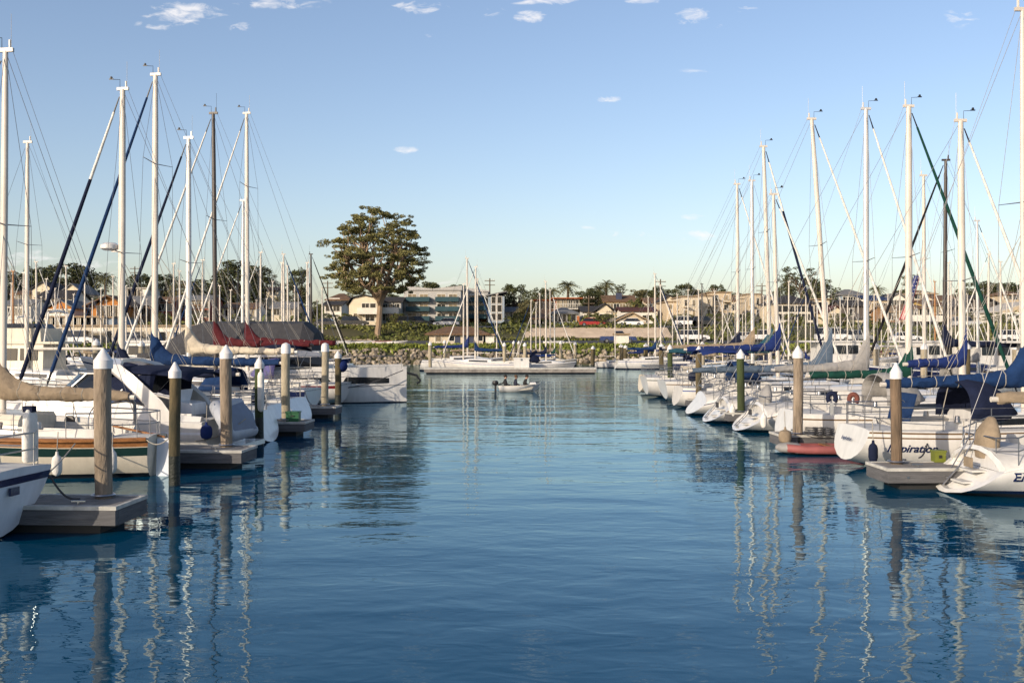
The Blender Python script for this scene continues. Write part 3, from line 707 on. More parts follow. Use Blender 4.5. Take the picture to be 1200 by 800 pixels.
TREES = [
 ('dark', 8, 318, 300, 'dark spreading tree on the ridge at the far left edge, behind thin masts', 1, 1.3), ('dark', 42, 314, 310, 'dark ragged tree on the ridge just left of the broad round grove', 2, 1.2),
 ('dark', 78, 309, 290, 'broad round dark evergreen grove tree above the orange-gabled cottage', 3, 1.5), ('dark', 100, 320, 300, 'smaller dark evergreen beside the broad round ridge tree, left of the palm', 1, 1.2),
 ('palm', 124, 318, 262, 'feathery palm above the orange house, left of the blue-windowed house', 1, 1.0), ('olive', 90, 342, 240, 'olive bushy tree between the cream gable and the orange house', 1, 1.3), ('round', 112, 348, 232, 'green bushy tree behind the roof of the orange house', 2, 1.2),
 ('dark', 165, 322, 300, 'dark tree above the blue-windowed ridge house', 2, 1.1), ('dark', 190, 322, 310, 'dark evergreen right of the blue-windowed ridge house', 1, 1.2), ('olive', 212, 330, 290, 'olive tree above the red houses', 2, 1.3), ('dark', 236, 328, 300, 'dark tree above the right end of the red houses', 3, 1.2), ('round', 192, 372, 186, 'leafy tree in front of the red houses above the sign wall', 1, 1.3), ('round', 232, 375, 186, 'leafy tree at the right foot of the red houses', 3, 1.2),
 ('dark', 283, 306, 250, 'large dark domed tree behind the grey tarpaulined yacht', 3, 1.3), ('dark', 264, 328, 255, 'dark tree low on the left flank of the large domed tree', 2, 1.1), ('dark', 310, 322, 270, 'dark tree on the right flank of the large domed tree', 1, 1.2),
 ('dark', 350, 316, 250, 'narrow columnar dark cypress left of the towering eucalyptus', 4, 0.62), ('olive', 333, 345, 240, 'olive tree below the small ridge house left of the cypress', 1, 1.2), ('round', 368, 352, 215, 'green tree beside the brown-roofed garage house', 2, 1.0), ('round', 402, 372, 184, 'round green hedge tree left of the eucalyptus trunk', 3, 1.7), ('round', 380, 378, 183, 'low round green shrub tree by the kerb left of the eucalyptus', 1, 1.7), ('round', 466, 374, 184, 'green shrub tree right of the eucalyptus trunk', 2, 1.3), ('dark', 457, 345, 225, 'dark tree behind the eucalyptus trunk and the apartment block', 1, 1.2),
 ('dark', 500, 331, 260, 'dark treetop above the notched roof of the grey apartment block', 2, 1.3), ('dark', 535, 334, 270, 'dark treetop between the two apartment buildings', 3, 1.2),
 ('dark', 604, 334, 215, 'tall dark tree beside the shade-painted blue-grey end wall of the second apartment building', 1, 1.0), ('olive', 618, 352, 205, 'pale olive rounded tree between the second apartment building and the terracotta house', 2, 1.2), ('round', 608, 368, 190, 'low green tree at the foot of the pale olive tree', 3, 1.4),
 ('dark', 632, 338, 230, 'dark tree left of the terracotta-roofed house', 2, 1.0), ('palm', 666, 328, 232, 'palm with ragged fronds above the terracotta-roofed house', 2, 1.25), ('palm', 647, 336, 240, 'smaller palm left of the ragged palm over the terracotta house', 1, 1.1), ('dark', 690, 338, 245, 'dark green tree right of the terracotta-roofed house', 3, 1.2),
 ('palm', 711, 327, 250, 'taller palm above the brown-roofed house with the dark chimney', 1, 1.1), ('palm', 701, 333, 246, 'leaning-crowned palm just left of the taller palm', 2, 1.2), ('dark', 697, 342, 240, 'dark round tree under the two palms', 1, 1.3), ('sparse', 727, 333, 270, 'thin open-crowned tree right of the taller palm', 1, 1.0), ('olive', 747, 340, 255, 'olive tree right of the dark chimney', 1, 1.2), ('round', 744, 351, 205, 'yellow-green tree in front of the brown-roofed hill house', 2, 1.0), ('dark', 757, 340, 280, 'dark tree on the skyline behind the white house with brown roof', 2, 1.2), ('round', 695, 374, 185, 'clipped green shrub by the red car', 1, 1.5), ('round', 709, 380, 176, 'grey-green bush on the bank below the white gabled house', 3, 2.0),
 ('palm', 763, 343, 260, 'short palm left of the tan condominiums', 2, 1.1), ('dark', 773, 336, 275, 'dark tree behind the utility pole by the condominiums', 3, 1.1), ('dark', 800, 333, 262, 'pointed dark evergreen above the tan condominiums', 4, 1.0), ('dark', 818, 340, 270, 'low dark tree over the flat roof of the tan condominiums', 1, 1.3), ('dark', 841, 334, 262, 'dark rounded tree on top of the tall tan block', 2, 0.9), ('dark', 862, 343, 270, 'dark tree right of the tall tan block', 3, 1.2),
 ('olive', 872, 352, 225, 'olive tree between the tall tan block and the cream hotel', 1, 1.2), ('dark', 888, 345, 260, 'dark tree left of the cream hotel', 1, 1.2), ('round', 878, 372, 188, 'dark green street tree between tan block and cream hotel', 2, 1.3), ('round', 858, 375, 187, 'street tree at the foot of the tall tan block', 1, 1.3), ('round', 930, 384, 182, 'green shrub tree before the cream hotel', 3, 1.6),
 ('sparse', 940, 313, 260, 'tall open-crowned pine with flat tufts above the cream hotel', 2, 1.15), ('sparse', 925, 322, 268, 'thinner open-crowned pine left of the tall tufted pine', 3, 1.0), ('dark', 962, 328, 245, 'dense dark tree right of the tall tufted pine', 1, 1.1), ('dark', 920, 334, 262, 'dark tree under the thinner open-crowned pine', 3, 1.1), ('palm', 1028, 333, 245, 'fan palm beside the house with the dark solar roof', 1, 1.15),
 ('sparse', 1066, 320, 255, 'open spindly pine behind the flag', 4, 0.8), ('dark', 1060, 340, 270, 'dark tree behind the house right of the flag', 2, 1.3), ('dark', 1150, 330, 260, 'wide dark tree line tree above the gabled brown house at right', 3, 1.6), ('dark', 1178, 332, 262, 'dark tree above the white house by the right edge', 1, 1.4), ('dark', 1198, 334, 262, 'dark tree at the far right edge of the ridge', 2, 1.4), ('dark', 1120, 345, 270, 'dark tree between the tan houses and the gabled brown house', 1, 1.1), ('round', 1165, 376, 185, 'round green bush tree below the gabled brown house', 2, 1.7), ('round', 1184, 377, 186, 'round green bush tree below the white house by the right edge', 3, 1.6), ('round', 1130, 380, 185, 'green bush left of the gabled brown house', 1, 1.6), ('round', 985, 389, 178, 'hedge bush below the dark-shingled house', 1, 1.9), ('round', 835, 384, 178, 'hedge bush before the tan condominium balconies', 2, 2.0), ('round', 800, 385, 178, 'low hedge bush left before the tan condominiums', 3, 2.0)]
for kd, px, top, d, lab, sd_, wd in TREES: tree(kd, px, top, d, lab, sd_, None, wd)
# ================================================================ houses
HC = {k: paint(k, c) for k, c in dict(cream=(0.66, 0.57, 0.42), tan=(0.52, 0.42, 0.29), beige=(0.58, 0.50, 0.38), white=(0.72, 0.68, 0.60), grey=(0.40, 0.39, 0.37), blue=(0.18, 0.26, 0.32), bluegrey=(0.28, 0.33, 0.38), orange=(0.44, 0.17, 0.035),
      red=(0.30, 0.07, 0.035), brown=(0.17, 0.11, 0.07), shingle=(0.10, 0.085, 0.075), teal=(0.03, 0.07, 0.085), trim=(0.66, 0.62, 0.54), wood=(0.34, 0.19, 0.09), terracotta=(0.42, 0.15, 0.06), dkblue=(0.05, 0.06, 0.10), yellow=(0.52, 0.36, 0.12), concrete=(0.40, 0.37, 0.33)).items()}
RC = {k: mat('roof ' + k, c, 0.9, ns=1.5, na=0.15, bump=0.4, bs=6, spec=0.15) for k, c in dict(brown=(0.17, 0.105, 0.065), dark=(0.05, 0.047, 0.048), grey=(0.19, 0.19, 0.19), red=(0.36, 0.11, 0.045), tan=(0.30, 0.22, 0.14), maroon=(0.10, 0.045, 0.04), blue=(0.03, 0.05, 0.12), white=(0.5, 0.47, 0.42)).items()}
PANE = mat('house window glass', (0.02, 0.023, 0.027), 0.06, ns=0.3, na=0.3)
CURT = mat('curtained window', (0.30, 0.24, 0.15), 0.35, ns=0.5, na=0.3)
def roof_mesh(kind, w, dp, z0, rh, ov=0.45, th=0.22):
    mb = MB(); x0, x1, y0, y1 = -w / 2 - ov, w / 2 + ov, -ov, dp + ov
    if kind in ('flat',):
        mb.box(x0, x1, y0, y1, z0, z0 + th); return mb
    if kind == 'shed':
        mb.loft([[Vector((x, y0, z0)), Vector((x, y1, z0 + rh)), Vector((x, y1, z0 + rh + th)), Vector((x, y0, z0 + th))] for x in (x0, x1)]); return mb
    if kind == 'shedr':
        mb.loft([[Vector((x0, y, z0)), Vector((x1, y, z0 + rh)), Vector((x1, y, z0 + rh + th)), Vector((x0, y, z0 + th))] for y in (y0, y1)]); return mb
    if kind == 'gable_front':
        cx = 0; prof = [(x0, z0), (cx, z0 + rh), (x1, z0), (x1, z0 + th), (cx, z0 + rh + th), (x0, z0 + th)]
        mb.loft([[Vector((a, y, z)) for a, z in prof] for y in (y0, y1)]); return mb
    if kind == 'gable_side':
        cy = dp / 2; prof = [(y0, z0), (cy, z0 + rh), (y1, z0), (y1, z0 + th), (cy, z0 + rh + th), (y0, z0 + th)]
        mb.loft([[Vector((x, a, z)) for a, z in prof] for x in (x0, x1)]); return mb
    if kind == 'gambrel':
        prof = [(x0, z0), (x0 * 0.72, z0 + rh * 0.7), (0, z0 + rh), (x1 * 0.72, z0 + rh * 0.7), (x1, z0), (x1, z0 + th), (x1 * 0.72, z0 + rh * 0.7 + th), (0, z0 + rh + th), (x0 * 0.72, z0 + rh * 0.7 + th), (x0, z0 + th)]
        mb.loft([[Vector((a, y, z)) for a, z in prof] for y in (y0, y1)]); return mb
    if kind == 'hip':
        k = min(w, dp) * 0.48; b = len(mb.v)
        mb.v.extend([(x0, y0, z0), (x1, y0, z0), (x1, y1, z0), (x0, y1, z0), (x0, y0, z0 + th), (x1, y0, z0 + th), (x1, y1, z0 + th), (x0, y1, z0 + th), (x0 + k, dp / 2, z0 + rh + th), (x1 - k, dp / 2, z0 + rh + th)])
        for f in ((3, 2, 1, 0), (0, 1, 5, 4), (1, 2, 6, 5), (2, 3, 7, 6), (3, 0, 4, 7), (4, 5, 9, 8), (5, 6, 9), (6, 7, 8, 9), (7, 4, 8)): mb.face([b + i for i in f])
        return mb
def window(root, x, z, w, h, y=0.0, curtain=False, trim=None, name='window'):
    mb = MB(); f = 0.09
    mb.box(x - w / 2 - f, x + w / 2 + f, y - 0.07, y + 0.05, z - f, z, 0); mb.box(x - w / 2 - f, x + w / 2 + f, y - 0.07, y + 0.05, z + h, z + h + f, 0)
    mb.box(x - w / 2 - f, x - w / 2, y - 0.065, y + 0.05, z, z + h, 0); mb.box(x + w / 2, x + w / 2 + f, y - 0.065, y + 0.05, z, z + h, 0)
    if w > 1.1: mb.box(x - 0.03, x + 0.03, y - 0.055, y + 0.03, z, z + h, 0)
    o = mb.build(name, [trim or HC['trim']], root, 0)
    mb = MB(); mb.box(x - w / 2, x + w / 2, y - 0.03, y + 0.02, z, z + h); mb.build('pane', [CURT if curtain else PANE], o, 0)
def balcony(root, x0, x1, z, y, dp=1.5, col='trim', solid=True, rh=1.0):
    mb = MB(); mb.box(x0, x1, y - dp, y - 0.004, z - 0.18, z); o = mb.build('balcony', [HC[col] if isinstance(col, str) else col], root, 0)
    mb = MB()
    if solid:
        mb.box(x0, x1, y - dp, y - dp + 0.07, z + 0.003, z + rh); mb.box(x0, x0 + 0.07, y - dp + 0.072, y - 0.01, z + 0.003, z + rh); mb.box(x1 - 0.07, x1, y - dp + 0.072, y - 0.01, z + 0.003, z + rh)
    else:
        mb.box(x0, x1, y - dp, y - dp + 0.06, z + rh - 0.08, z + rh); k = max(2, int((x1 - x0) / 0.35))
        for i in range(k + 1):
            x = lerp(x0 + 0.03, x1 - 0.03, i / k); mb.box(x - 0.025, x + 0.025, y - dp + 0.01, y - dp + 0.05, z, z + rh - 0.08)
    mb.build('railing', [HC[col] if isinstance(col, str) else col], o, 0)
def house(label, px0, px1, ybase, yeave, yridge, d, wall, roof, rkind, wins=(), name='house', cat='house', dp=9.0, door=None, balc=(), chim=None, garage=None, rz=0.0, trim=None, gable=None, down=3.0, group=None, ov=0.45, band=None):
    """wins: (fx, fz, w, h, curtain) with fx, fz as fractions of the front wall"""
    x0, x1 = PX(px0, d), PX(px1, d); z0 = PZ(ybase, d); ze = PZ(yeave, d); zr = PZ(yridge, d); wd = x1 - x0; hh = ze - z0
    root = tag(empty(name, ((x0 + x1) / 2, d, z0), rz), label, cat, group)
    mb = MB(); mb.box(-wd / 2, wd / 2, 0, dp, -down, hh - 0.005)
    mb.build('wall', [HC[wall]], root, 0)
    if rkind in ('gable_front', 'gambrel'):
        mb = MB(); rh = zr - ze; ring = [(-wd / 2, hh), (0, hh + rh - 0.02), (wd / 2, hh)] if rkind == 'gable_front' else [(-wd / 2, hh), (-wd / 2 * 0.72, hh + rh * 0.68), (0, hh + rh - 0.03), (wd / 2 * 0.72, hh + rh * 0.68), (wd / 2, hh)]
        mb.loft([[Vector((x, y, z)) for x, z in ring] for y in (0.0, dp)]); mb.build('gable', [HC[gable or wall]], root, 0)
    elif rkind == 'gable_side':
        mb = MB(); mb.loft([[Vector((x, 0, hh)), Vector((x, dp / 2, hh + (zr - ze) - 0.02)), Vector((x, dp, hh))] for x in (-wd / 2, wd / 2)]); mb.build('gable', [HC[gable or wall]], root, 0)
    rf = roof_mesh(rkind, wd, dp, hh, zr - ze, ov).build('roof', [RC[roof]], root, 0)
    if chim:
        cx = wd * (chim[0] - 0.5); mb = MB(); mb.box(cx - chim[1] / 2, cx + chim[1] / 2, dp * 0.1 + 0.02, dp * 0.1 + 1.2, 0.2, PZ(chim[2], d) - z0); mb.build('chimney', [HC[chim[3]]], root, 0)
    for (fx, fz, w_, h_, cu) in wins: window(root, wd * (fx - 0.5), hh * fz, w_, h_, 0.0, cu, trim)
    if door: mb = MB(); mb.box(wd * (door[0] - 0.5) - 0.5, wd * (door[0] - 0.5) + 0.5, -0.06, 0.04, 0.02, 2.1); mb.build('door', [HC[door[1]]], root, 0)
    if garage: mb = MB(); mb.box(wd * (garage[0] - 0.5) - garage[1] / 2, wd * (garage[0] - 0.5) + garage[1] / 2, -0.06, 0.04, 0.02, 2.3); mb.build('garage_door', [HC[garage[2]]], root, 0)
    for b in balc: balcony(root, wd * (b[0] - 0.5), wd * (b[1] - 0.5), hh * b[2], 0.0, b[3] if len(b) > 3 else 1.4, b[4] if len(b) > 4 else 'trim', b[5] if len(b) > 5 else True)
    if band: 
        for fz in band: mb = MB(); mb.box(-wd / 2 - 0.05, wd / 2 + 0.05, -0.08, -0.003, hh * fz, hh * fz + 0.22); mb.build('floor_band', [trim or HC['trim']], root, 0)
    return root, wd, hh
def grid(nx, zs, w, h, x0=0.1, x1=0.9, cur=0.3, seed=1):
    q = random.Random(seed); return [(lerp(x0, x1, (i + .5) / nx), z, w, h, q.random() < cur) for z in zs for i in range(nx)]
# --- left shore
house('cream gabled house low on the ridge behind the left masts', 37, 62, 352, 340, 331, 235, 'cream', 'dark', 'gable_front', [(0.3, .3, 1.1, 1.3, 0), (0.7, .3, 1.1, 1.3, 0)])
house('cream cottage with steep white-trimmed gable above the orange-gabled cottage', 70, 98, 362, 345, 333, 232, 'cream', 'grey', 'gable_front', [(0.3, .5, 1, 1.2, 0), (0.62, .5, 1, 1.2, 1)])
house('white house under a wide dark roof behind the orange-gabled cottage', 44, 84, 366, 350, 340, 210, 'white', 'dark', 'gable_side', grid(4, (.45,), 1.2, 1.4, seed=3))
house('white cottage with orange wooden gable front above the long beige building', 55, 86, 374, 362, 352, 190, 'white', 'grey', 'gable_front', grid(5, (.25,), 1.0, 1.2, .05, .95, .1, 4), gable='orange', balc=((0.0, 1.0, 0.02, 1.6, 'white'),))
house('grey-roofed bungalow between the orange-gabled cottage and the orange house', 86, 108, 373, 362, 353, 196, 'grey', 'grey', 'gable_side', [(0.3, .3, 1.4, 1.2, 0), (0.72, .3, 1.4, 1.2, 0)])
house('orange timber house with low broad brown gable and dark windows', 107, 148, 373, 360, 347, 188, 'orange', 'brown', 'gable_front', [(0.28, .1, 1.5, 2.1, 0), (0.5, .1, 1.5, 2.1, 0), (0.68, .1, 1.5, 2.1, 0), (0.86, .1, 1.2, 1.9, 0)], ov=1.2)
house('low ridge house with a band of blue windows, flat pale roof', 142, 172, 352, 338, 336, 240, 'white', 'white', 'flat', grid(3, (.25,), 2.0, 1.8, .12, .75, 0, 5))
house('brown house under a long grey-brown roof right of the orange house', 136, 176, 372, 358, 347, 195, 'brown', 'grey', 'gable_side', grid(4, (.2,), 1.3, 1.5, .08, .92, .2, 6))
house('small red house half hidden by trees above the sign wall', 184, 203, 368, 355, 348, 200, 'red', 'brown', 'gable_side', grid(2, (.3,), 1.3, 1.3, .1, .9, .2, 7))
house('long two-storey red house beyond the twin white masts', 203, 246, 374, 352, 346, 205, 'red', 'grey', 'gable_side', grid(5, (.12, .6), 1.3, 1.3, .05, .95, .3, 8), balc=((.1, .9, .5, 1.3, 'wood', False),))
house('small cream house high on the ridge left of the cypress', 312, 326, 348, 341, 336, 260, 'cream', 'brown', 'gable_side', [(.5, .3, 1.4, 1.1, 0)])
house('pale bungalow under trees between domed tree and cypress', 318, 345, 372, 362, 354, 205, 'beige', 'grey', 'gable_side', grid(3, (.3,), 1.2, 1.2, .1, .9, .3, 9))
house('beige house under a brown hipped roof with garage beside the sloping road', 383, 410, 362, 352, 344, 215, 'cream', 'brown', 'hip', [(.75, .35, 1.6, 1.2, 0)], garage=(.3, 2.6, 'white'))
house('white bungalow with dark roof below the brown hipped-roof house', 380, 400, 368, 358, 353, 206, 'white', 'dark', 'gable_side', grid(2, (.35,), 1.4, 1.1, .1, .9, .1, 10))
house('cream house with dark gambrel roof left of the eucalyptus trunk', 409, 444, 378, 357, 346, 190, 'cream', 'dark', 'gambrel', [(.55, .62, 1.3, 1.5, 0), (.8, .62, 1.0, 1.5, 0), (.3, .1, 1.6, 1.4, 1), (.7, .1, 1.6, 1.4, 0)], balc=((.3, 1.0, .52, 1.4, 'trim'),))
house('dark-walled house with pale balcony right of the eucalyptus trunk', 446, 470, 379, 354, 348, 196, 'grey', 'dark', 'gable_side', grid(3, (.15, .6), 1.2, 1.3, .1, .9, .2, 11), balc=((.1, .9, .5, 1.2, 'white'),))
# --- the grey apartment block with teal balconies
def apartments(label, px0, px1, d, top, base, cols, seed, wall='grey', dp=14, roofz=None):
    x0, x1 = PX(px0, d), PX(px1, d); wd = x1 - x0; zb = PZ(base, d); hh = PZ(top, d) - zb
    root = tag(empty('apartment_building', ((x0 + x1) / 2, d, zb)), label, 'apartment block'); q = random.Random(seed)
    MB().box(-wd / 2, wd / 2, 0.003, dp, 1.6, hh).build('wall', [HC[wall]], root, 0)
    MB().box(-wd / 2 + 0.4, wd / 2 - 0.4, 2.5, dp - 0.5, -3, 1.597).build('garage_level', [HC['brown']], root, 0)
    for i in range(int(wd / 3)): MB().box(-wd / 2 + 1.5 + i * 3 - .15, -wd / 2 + 1.5 + i * 3 + .15, 0.3, 0.6, -2, 1.597).build('post', [HC['wood']], root, 0)
    fl = (hh - 1.6) / 3.15
    for c0, c1 in cols:
        a, b = wd * (c0 - .5), wd * (c1 - .5)
        MB().loft([[Vector((a - .6, y, hh)), Vector((b + .6, y, hh)), Vector((b + .6, y, hh + (.9 if c0 > .3 else .3))), Vector((a - .6, y, hh + (.3 if c0 > .3 else .9)))] for y in (-0.3, dp * .6)]).build('roof', [HC[wall]], root, 0)
        for k in range(3):
            z = 1.6 + fl * k + 0.12
            for s in (0.02, .52):
                window(root, lerp(a, b, s + .22), z, (b - a) * .34, fl * .66, 0.0, q.random() < .65, HC['trim'], 'balcony_door')
            balcony(root, a, b, z - .03, 0.0, 1.3, 'teal', True, .72)
    return root
apartments('grey three-storey apartment block with six teal balconies and notched roofline', 473, 540, 200, 340, 385, ((.05, .46), (.56, .97)), 4)
r2 = apartments('second grey apartment building behind the mid-dock masts, one column of balconies', 541, 572, 206, 342, 382, ((.2, .92),), 5)
house('shade-painted blue-grey end block of the second apartment building with narrow windows', 572, 591, 380, 347, 342, 203, 'bluegrey', 'grey', 'shedr', grid(2, (.15, .45, .75), .8, 1.3, .15, .9, .1, 13), dp=12)  # blue-grey wall colour paints in the shade of the end wall
house('terracotta-roofed house with wide glazed balcony above the blue house', 652, 679, 372, 350, 347, 215, 'terracotta', 'red', 'flat', grid(4, (.12, .55), 1.3, 1.6, .05, .95, .5, 14), balc=((-.05, 1.05, .48, 1.6, 'trim', False),), ov=1.0)
house('low house with red flat roof left of the terracotta-roofed house', 628, 652, 368, 352, 350, 222, 'tan', 'red', 'flat', grid(3, (.4,), 1.3, 1.4, .1, .9, .3, 15))
house('blue-grey house with hipped roof and porch beside the red banner', 647, 676, 386, 368, 361, 188, 'blue', 'grey', 'hip', grid(5, (.5,), .9, 1.4, .05, .95, .1, 16), balc=((0.55, 1.05, .05, 1.6, 'blue', False),))
house('white house wing with dark roof over a red car', 683, 701, 386, 366, 359, 190, 'white', 'dark', 'gable_side', grid(3, (.58,), .8, .9, .08, .92, .6, 17), garage=(.55, 2.0, 'beige'), band=(.45,))
house('cream gabled house with dark window and orange door next to the white wing', 699, 719, 386, 365, 356, 187, 'cream', 'dark', 'gable_front', [(.5, .52, 2.0, 1.1, 0), (.62, .08, 1.0, 1.2, 1)], door=(.2, 'orange'), trim=HC['white'])
house('wide tan hill house with brown roof and tall dark chimney', 708, 744, 366, 354, 346, 235, 'yellow', 'brown', 'gable_side', grid(4, (.3,), 1.4, 1.3, .1, .9, .4, 18), chim=(.5, 1.3, 343, 'dkblue'))
house('white flat-fronted house with maroon roof behind the small tan bungalow', 728, 768, 382, 365, 360, 200, 'white', 'maroon', 'gable_side', [(.70, .42, 1.0, .9, 0), (.83, .42, 1.0, .9, 0), (.2, .42, 1, .9, 1)])
house('small tan gabled bungalow with white sedan parked in front', 725, 757, 387, 376, 367, 186, 'tan', 'tan', 'gable_front', [(.66, .35, .9, 1.0, 0), (.8, .35, .9, 1.0, 0), (.25, .1, 1.8, 1.7, 1)], band=(.93,))
house('tall narrow cream gable with one small window left of the condominiums', 776, 793, 372, 354, 346, 212, 'cream', 'dark', 'gable_front', [(.6, .75, 1.0, .9, 0)])
# --- tan condominiums
def condo(label, px0, px1, d, top, base, nb, floors, seed, wall='tan', rk='flat'):
    r, wd, hh = house(label, px0, px1, base, top, top - 2, d, wall, 'tan', rk, (), name='apartment_building', cat='apartment block', dp=12, ov=.25)
    q = random.Random(seed); fl = hh / floors
    for k in range(floors):
        for i in range(nb):
            a, b = wd * (i / nb - .5) + .3, wd * ((i + 1) / nb - .5) - .3
            window(r, (a + b) / 2, fl * k + .25, (b - a) * .6, fl * .58, 0.0, q.random() < .45)
            if (i + k + seed) % 2 == 0 and k: balcony(r, a, b, fl * k + .1, 0.0, 1.3, 'tan', q.random() < .5, .95)
    return r
condo('left wing of the tan condominiums with stacked balconies', 781, 800, 196, 354, 384, 2, 3, 1)
condo('stepped middle block of the tan condominiums', 799, 818, 192, 348, 384, 2, 3, 2, 'beige')
condo('pale flat-topped block of the tan condominiums with dark garage below', 817, 835, 198, 347, 384, 2, 3, 3, 'beige')
condo('tall tan block with penthouse, highest roof of the condominiums', 833, 857, 200, 343, 386, 2, 4, 4, 'tan')
condo('small tan house in trees left of the cream hotel', 876, 892, 215, 345, 372, 2, 2, 5, 'tan')
house('long cream hotel with dark mansard roof and three rows of windows', 908, 955, 388, 356, 346, 192, 'cream', 'dark', 'hip', grid(6, (.08, .40, .70), 1.0, 1.2, .03, .97, .1, 20), name='hotel_building', cat='hotel', dp=11, band=(.34, .66))
house('narrow cream annex between cream hotel and dark-shingled house', 955, 972, 388, 351, 349, 195, 'cream', 'tan', 'flat', grid(2, (.1, .42, .72), .9, 1.2, .1, .9, .2, 21))
house('cream shop house with maroon gable behind the leaning white mast', 971, 988, 390, 366, 359, 186, 'cream', 'maroon', 'gable_front', grid(2, (.12, .55), 1.2, 1.5, .05, .95, .1, 22), balc=((.0, 1.0, .45, 1.2, 'white', False),))
house('dark-shingled mansard house with white dormer window', 986, 1014, 391, 374, 372, 184, 'cream', 'dark', 'flat', [(.35, .4, .9, 1.0, 0), (.55, .4, .9, 1.0, 0)], down=2)
house('dark mansard storey with white dormer above the cream ground floor', 987, 1013, 373.6, 359, 352, 184.5, 'shingle', 'dark', 'gable_side', [(.42, .25, .8, 1.3, 0)], dp=7, down=0, trim=HC['white'])
house('grey hilltop house with hipped roof and white balcony', 986, 1013, 360, 346, 339, 240, 'bluegrey', 'grey', 'hip', grid(4, (.35,), 1.2, 1.5, .08, .92, .1, 24), balc=((.0, 1.0, .25, 1.5, 'white'),))
house('tan house under a dark blue solar roof beside the fan palm', 1020, 1043, 375, 352, 345, 222, 'tan', 'blue', 'shed', grid(3, (.1, .55), 1.4, 1.3, .08, .92, .3, 25), band=(.48,))
house('brown house with tan roof behind the flag', 1040, 1062, 388, 366, 358, 192, 'wood', 'tan', 'gable_side', grid(3, (.1, .6), 1.2, 1.3, .05, .95, .3, 26), balc=((0, 1, .5, 1.3, 'brown', False),))
house('tan terraced house with long white balcony right of the flag', 1060, 1086, 388, 362, 356, 190, 'tan', 'brown', 'hip', grid(4, (.1, .62), 1.3, 1.4, .05, .95, .5, 27), balc=((-.05, 1.05, .48, 1.4, 'white'),))
house('yellow-fronted terrace house behind the wooden mast', 1085, 1106, 388, 358, 352, 193, 'yellow', 'brown', 'gable_side', grid(3, (.1, .42, .72), 1.2, 1.2, .05, .95, .4, 28), balc=((0, 1, .4, 1.2, 'white'),))
house('cream low house behind the two tall grey masts', 1105, 1130, 386, 370, 365, 196, 'cream', 'tan', 'hip', grid(3, (.25,), 1.3, 1.3, .05, .95, .3, 29))
house('large brown house with white-trimmed gable on the right hill', 1125, 1172, 380, 360, 346, 205, 'shingle', 'dark', 'gable_front', grid(5, (.12, .55), 1.3, 1.3, .05, .95, .1, 30), trim=HC['white'], balc=((.2, .9, .45, 1.3, 'white', False),), ov=.9)
house('white two-storey house with slanted roof by the right edge', 1172, 1203, 388, 366, 354, 192, 'white', 'white', 'shedr', grid(5, (.1, .55), .9, 1.2, .04, .96, .1, 31), balc=((0, 1, .48, 1.2, 'white'),))
house('blue-grey small house left of the slanted-roof white house', 1158, 1173, 386, 368, 364, 198, 'bluegrey', 'grey', 'flat', grid(2, (.2, .55), .9, 1.0, .1, .9, .1, 32))
for a in [('cream house in trees between the tall tan block and the cream hotel', 857, 876, 368, 353, 346, 226, 'cream', 'brown', 'gable_side'), ('tan house just left of the cream hotel roof', 893, 909, 372, 352, 346, 224, 'tan', 'grey', 'gable_front'), ('beige house high behind the cream hotel annex', 950, 970, 352, 343, 337, 252, 'beige', 'grey', 'gable_side'),
          ('white house above the brown house behind the flag', 1043, 1061, 362, 350, 344, 240, 'white', 'grey', 'gable_front'), ('long beige house on the skyline above the terraced houses', 1070, 1097, 352, 345, 340, 246, 'beige', 'tan', 'hip'), ('cream house above the low cream house by the grey masts', 1098, 1123, 364, 352, 346, 232, 'cream', 'brown', 'gable_side'), ('tan house on the skyline above the slanted-roof white house', 1174, 1201, 353, 346, 341, 246, 'tan', 'brown', 'hip'),
          ('beige house behind the bungalow, left of the narrow cream gable', 757, 777, 366, 355, 349, 232, 'beige', 'brown', 'gable_side'), ('cream house under the trees right of the second apartment building', 592, 606, 378, 366, 360, 206, 'cream', 'grey', 'gable_side'), ('low cream house left of the blue-grey hipped house', 622, 646, 385, 374, 368, 190, 'cream', 'brown', 'hip'), ('white terrace house at the far left behind the masts', 2, 36, 374, 358, 351, 198, 'white', 'grey', 'gable_side'), ('beige house at the far left skyline', 14, 34, 354, 345, 339, 240, 'beige', 'brown', 'hip'), ('tan flat house right of the brown low house above the sign wall', 160, 184, 366, 352, 350, 215, 'tan', 'tan', 'flat'), ('white house behind the large domed tree', 262, 300, 374, 362, 355, 212, 'white', 'brown', 'gable_side'), ('cream duplex right of the low cream house by the grey masts', 1130, 1146, 387, 374, 369, 188, 'cream', 'tan', 'hip')]:
    house(a[0], *a[1:7], *a[7:], grid(max(2, int((a[2] - a[1]) / 6)), (.3,), 1.3, 1.3, .08, .92, .3, int(a[1])))
